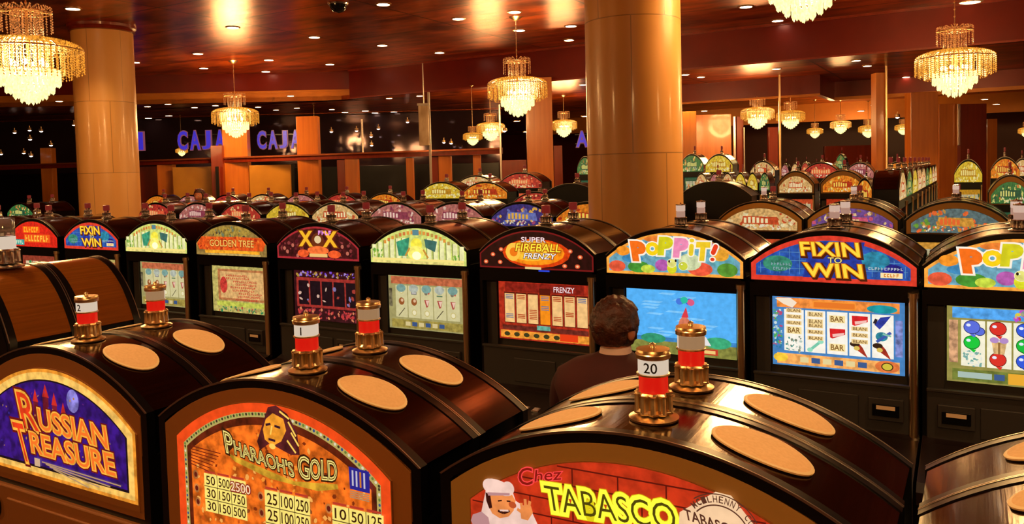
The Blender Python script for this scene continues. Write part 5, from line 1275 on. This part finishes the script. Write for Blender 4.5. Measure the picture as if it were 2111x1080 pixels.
def seated(loc, rz, label, turn=0.0, seat=.66, s=1.0, group=None):
    """a person on a stool, seat height given; local +Y is where they face"""
    t = root('person', label, 'person', loc, rz, group, s)
    h = seat+.08
    V, Ed, R = [], [], []
    def add(p, r, par=None):
        V.append(p); R.append(r); i = len(V)-1
        if par is not None: Ed.append((par, i))
        return i
    pel = add((0, 0, h), (.13, .10)); sp = add((0, -.02, h+.20), (.115, .085), pel); ch = add((0, .0, h+.40), (.12, .09), sp); nb = add((0, .02, h+.52), (.055, .055), ch); nt_ = add((0, .045, h+.60), (.052, .055), nb); hd = add((0, .055, h+.63), (.06, .07), nt_)
    for sx in (-1, 1):
        sh = add((sx*.165, .0, h+.47), (.06, .06), ch); el = add((sx*.25, .13, h+.23), (.045, .045), sh); wr = add((sx*.17, .37, h+.25), (.028, .024), el); pm = add((sx*.155, .43, h+.255), (.036, .018), wr)
        hip = add((sx*.09, .05, h-.01), (.085, .085), pel); kn = add((sx*.15, .44, h-.02), (.06, .06), hip); an = add((sx*.14, .40, h-.44), (.042, .042), kn); toe = add((sx*.15, .54, h-.50), (.035, .03), an)
        for q, (dx, ln) in enumerate(((-.026, .062), (-.009, .074), (.009, .068), (.026, .052))):
            f1 = add((sx*.155+dx, .465, h+.258), (.010, .009), pm); f2 = add((sx*.155+dx*1.15, .465+ln*.6, h+.252), (.009, .008), f1); add((sx*.155+dx*1.2, .465+ln, h+.235), (.008, .007), f2)
        th = add((sx*.155-sx*.035, .42, h+.25), (.011, .010), pm); add((sx*.155-sx*.055, .455, h+.243), (.009, .008), th)
    body = skin('body', V, Ed, R, SKIN, t)
    # coat: torso with sloping shoulders, sleeves to the wrists
    bm = bmesh.new()
    loft(bm, [((0, -.01, h-.02), .185, .14), ((0, -.015, h+.08), .180, .13), ((0, -.02, h+.22), .185, .125), ((0, -.015, h+.34), .212, .130), ((0, -.01, h+.42), .242, .130), ((0, .0, h+.485), .232, .112), ((0, .01, h+.525), .165, .09), ((0, .02, h+.545), .085, .070), ((0, .025, h+.555), .070, .062)])
    coat = link('coat', bm, COAT, t, True)
    for sx in (-1, 1):
        skin('sleeve', [(sx*.15, 0, h+.44), (sx*.20, .01, h+.43), (sx*.262, .12, h+.24), (sx*.24, .20, h+.225), (sx*.178, .345, h+.25)], [(0, 1), (1, 2), (2, 3), (3, 4)], [(.075, .075), (.082, .080), (.062, .062), (.056, .056), (.042, .042)], COAT, coat)
        skin('trouser_leg', [(sx*.08, .0, h+.0), (sx*.12, .22, h-.0), (sx*.15, .44, h-.02), (sx*.145, .43, h-.22), (sx*.14, .40, h-.42)], [(0, 1), (1, 2), (2, 3), (3, 4)], [(.11, .10), (.10, .095), (.08, .08), (.068, .068), (.062, .062)], TROUS, t)
        bm = bmesh.new(); ellipsoid(bm, (sx*.148, .47, h-.485), (.05, .14, .045), fn=lambda v, q: Vector((q.x, q.y, max(q.z, -.025)))); link('shoe', bm, pbr('black_leather', (14, 12, 12), .35), t, True)
    bm = bmesh.new(); loft(bm, [((0, .028, h+.545), .066, .062), ((0, .036, h+.575), .060, .060), ((0, .036, h+.578), .056, .056)]); link('shirt_collar', bm, SHIRT, t, True)
    # head
    hc = Vector((0, .06, h+.645)); H = bpy.data.objects.new('head', None)
    bm = bmesh.new()
    def face(v, q):
        q = q.copy()
        if v.z < -.1: q.x *= 1+.45*(v.z+.1); q.y *= 1+.25*(v.z+.1)
        if v.y > .75 and -.35 < v.z < .12 and abs(v.x) < .22: q.y += .020*(1-abs(v.x)/.22)
        if v.y > .6 and .05 < v.z < .3 and .15 < abs(v.x) < .5: q.y -= .008
        return q
    ellipsoid(bm, (0, 0, 0), (.076, .096, .116), 32, 24, fn=face)
    for sx in (-1, 1):
        ellipsoid(bm, (sx*.078, -.005, -.008), (.012, .022, .032), 10, 8)
        ellipsoid(bm, (sx*.030, .082, .012), (.013, .010, .008), 10, 8, 1)
        ellipsoid(bm, (sx*.030, .0905, .012), (.006, .003, .006), 8, 6, 2)
    ellipsoid(bm, (0, .083, -.055), (.024, .010, .006), 12, 6, 3)
    ho = link('head', bm, [SKIN, pbr('eye_white', (220, 210, 200), .3), pbr('iris', (30, 18, 12), .2), pbr('lips', (150, 70, 60), .5)], t, True, hc)
    ho.rotation_euler = (math.radians(-4), 0, turn)
    rn = random.Random(5); bm = bmesh.new()
    def hairfn(v, q):
        q = q*(1+.035*math.sin(v.x*17+v.z*11)*math.sin(v.y*13+v.z*7)+rn.uniform(-.015, .015))
        if v.y > .45 and v.z < .45: q.y = min(q.y, .050); q.z = max(q.z, .02)
        elif abs(v.x) > .8 and v.z < 0: q.z = max(q.z, -.02)
        else: q.z = max(q.z, -.085)
        return q
    ellipsoid(bm, (0, -.012, .020), (.094, .112, .112), 48, 36, fn=hairfn)
    link('hair', bm, HAIR, ho, True)
    return t
def stool(loc, rz, seat, label, group=None):
    t = root('bar_stool', label, 'stool', loc, rz, group)
    bm = bmesh.new(); lathe(bm, [(.0001, 0), (.20, 0), (.22, .02), (.22, .06), (.19, .085), (.0001, .09)], 32, (0, 0, seat-.09)); link('seat', bm, pbr('black_vinyl', (24, 14, 12), .4), t, True)
    bm = bmesh.new(); lathe(bm, [(.22, 0), (.22, .015), (.05, .035), (.03, .06), (.03, seat-.09)], 28); torus(bm, .17, .28, .010); 
    for i in range(3):
        a = 2*math.pi*i/3; tube(bm, [(0, 0, .28), (.17*math.cos(a), .17*math.sin(a), .28)], .008, 6)
    link('pedestal', bm, CHROME, t, True)
    return t
pp = atd(1275, 660, 3.24)
SEAT = 1.475-.08-.645-.13+.01
stool(Vector((pp.x-.01, pp.y-.06, 0)), 0, SEAT-.02, 'dark round stool under the seated person', 'stools')
seated(Vector((pp.x-.0, pp.y-.06, 0)), math.radians(6), 'person with dark hair in a maroon coat, back to us, seated at the sky-blue screen', turn=math.radians(-24), seat=SEAT)
p2 = atd(415, 398, 13.6)
stool(Vector((p2.x, p2.y, 0)), 0, p2.z-.80, 'round stool of the distant person', 'stools')
seated(Vector((p2.x, p2.y, 0)), math.radians(200), 'distant person with dark hair among the far machines, below the first blue CAJA sign', seat=p2.z-.78)

# ------------------------------------------------------------------ light
def area(name, loc, rot, sx, sy, e, col=(1, .62, .3)):
    ld = bpy.data.lights.new(name, 'AREA'); ld.shape = 'RECTANGLE'; ld.size = sx; ld.size_y = sy; ld.energy = e; ld.color = col
    o = bpy.data.objects.new(name, ld); C.objects.link(o); o.location = loc; o.rotation_euler = rot; return o
def spot(x, y, z, e, size=110):
    ld = bpy.data.lights.new('downlight_or_fill_beam', 'SPOT'); ld.energy = e*2.4; ld.color = (1, .64, .3); ld.spot_size = math.radians(size); ld.spot_blend = .8; ld.shadow_soft_size = .08
    o = bpy.data.objects.new('downlight_or_fill_beam', ld); C.objects.link(o); o.location = (x, y, z)
for x, y in ((480, 56), (790, 8), (945, 38), (1177, 53), (788, 93), (420, 140), (680, 132), (1538, 13), (150, 17)):
    p = atZ(x, y, ZC); spot(p.x, p.y, ZC-.03, 60)
for x, y in ((-3.5, 1.2), (-1.2, .6), (.8, 2.4), (-5.5, 3.2)): spot(x, y, ZC-.03, 60)
for x, y in ((-14, 16.5), (-10, 17), (-5, 15.5), (0, 15.5), (-18, 14.9), (-1, 20), (-5, 20)): spot(x, y, E+1.6, 90)  # spots added to brighten the dark back of the hall
w = bpy.data.worlds.new('world'); bpy.context.scene.world = w; w.use_nodes = True
w.node_tree.nodes['Background'].inputs[0].default_value = (.02, .008, .003, 1)

sc = bpy.context.scene
sc.view_settings.view_transform = 'Standard'; sc.view_settings.look = 'None'; sc.view_settings.gamma = 1; sc.view_settings.exposure = 0.0
sc.cycles.max_bounces = 5; sc.cycles.glossy_bounces = 3; sc.cycles.diffuse_bounces = 3; sc.cycles.sample_clamp_indirect = 4

for o in bpy.data.objects:
    l = o.get('label')
    if l and len(l.split()) > 16: print('LONG', len(l.split()), o.name, l)
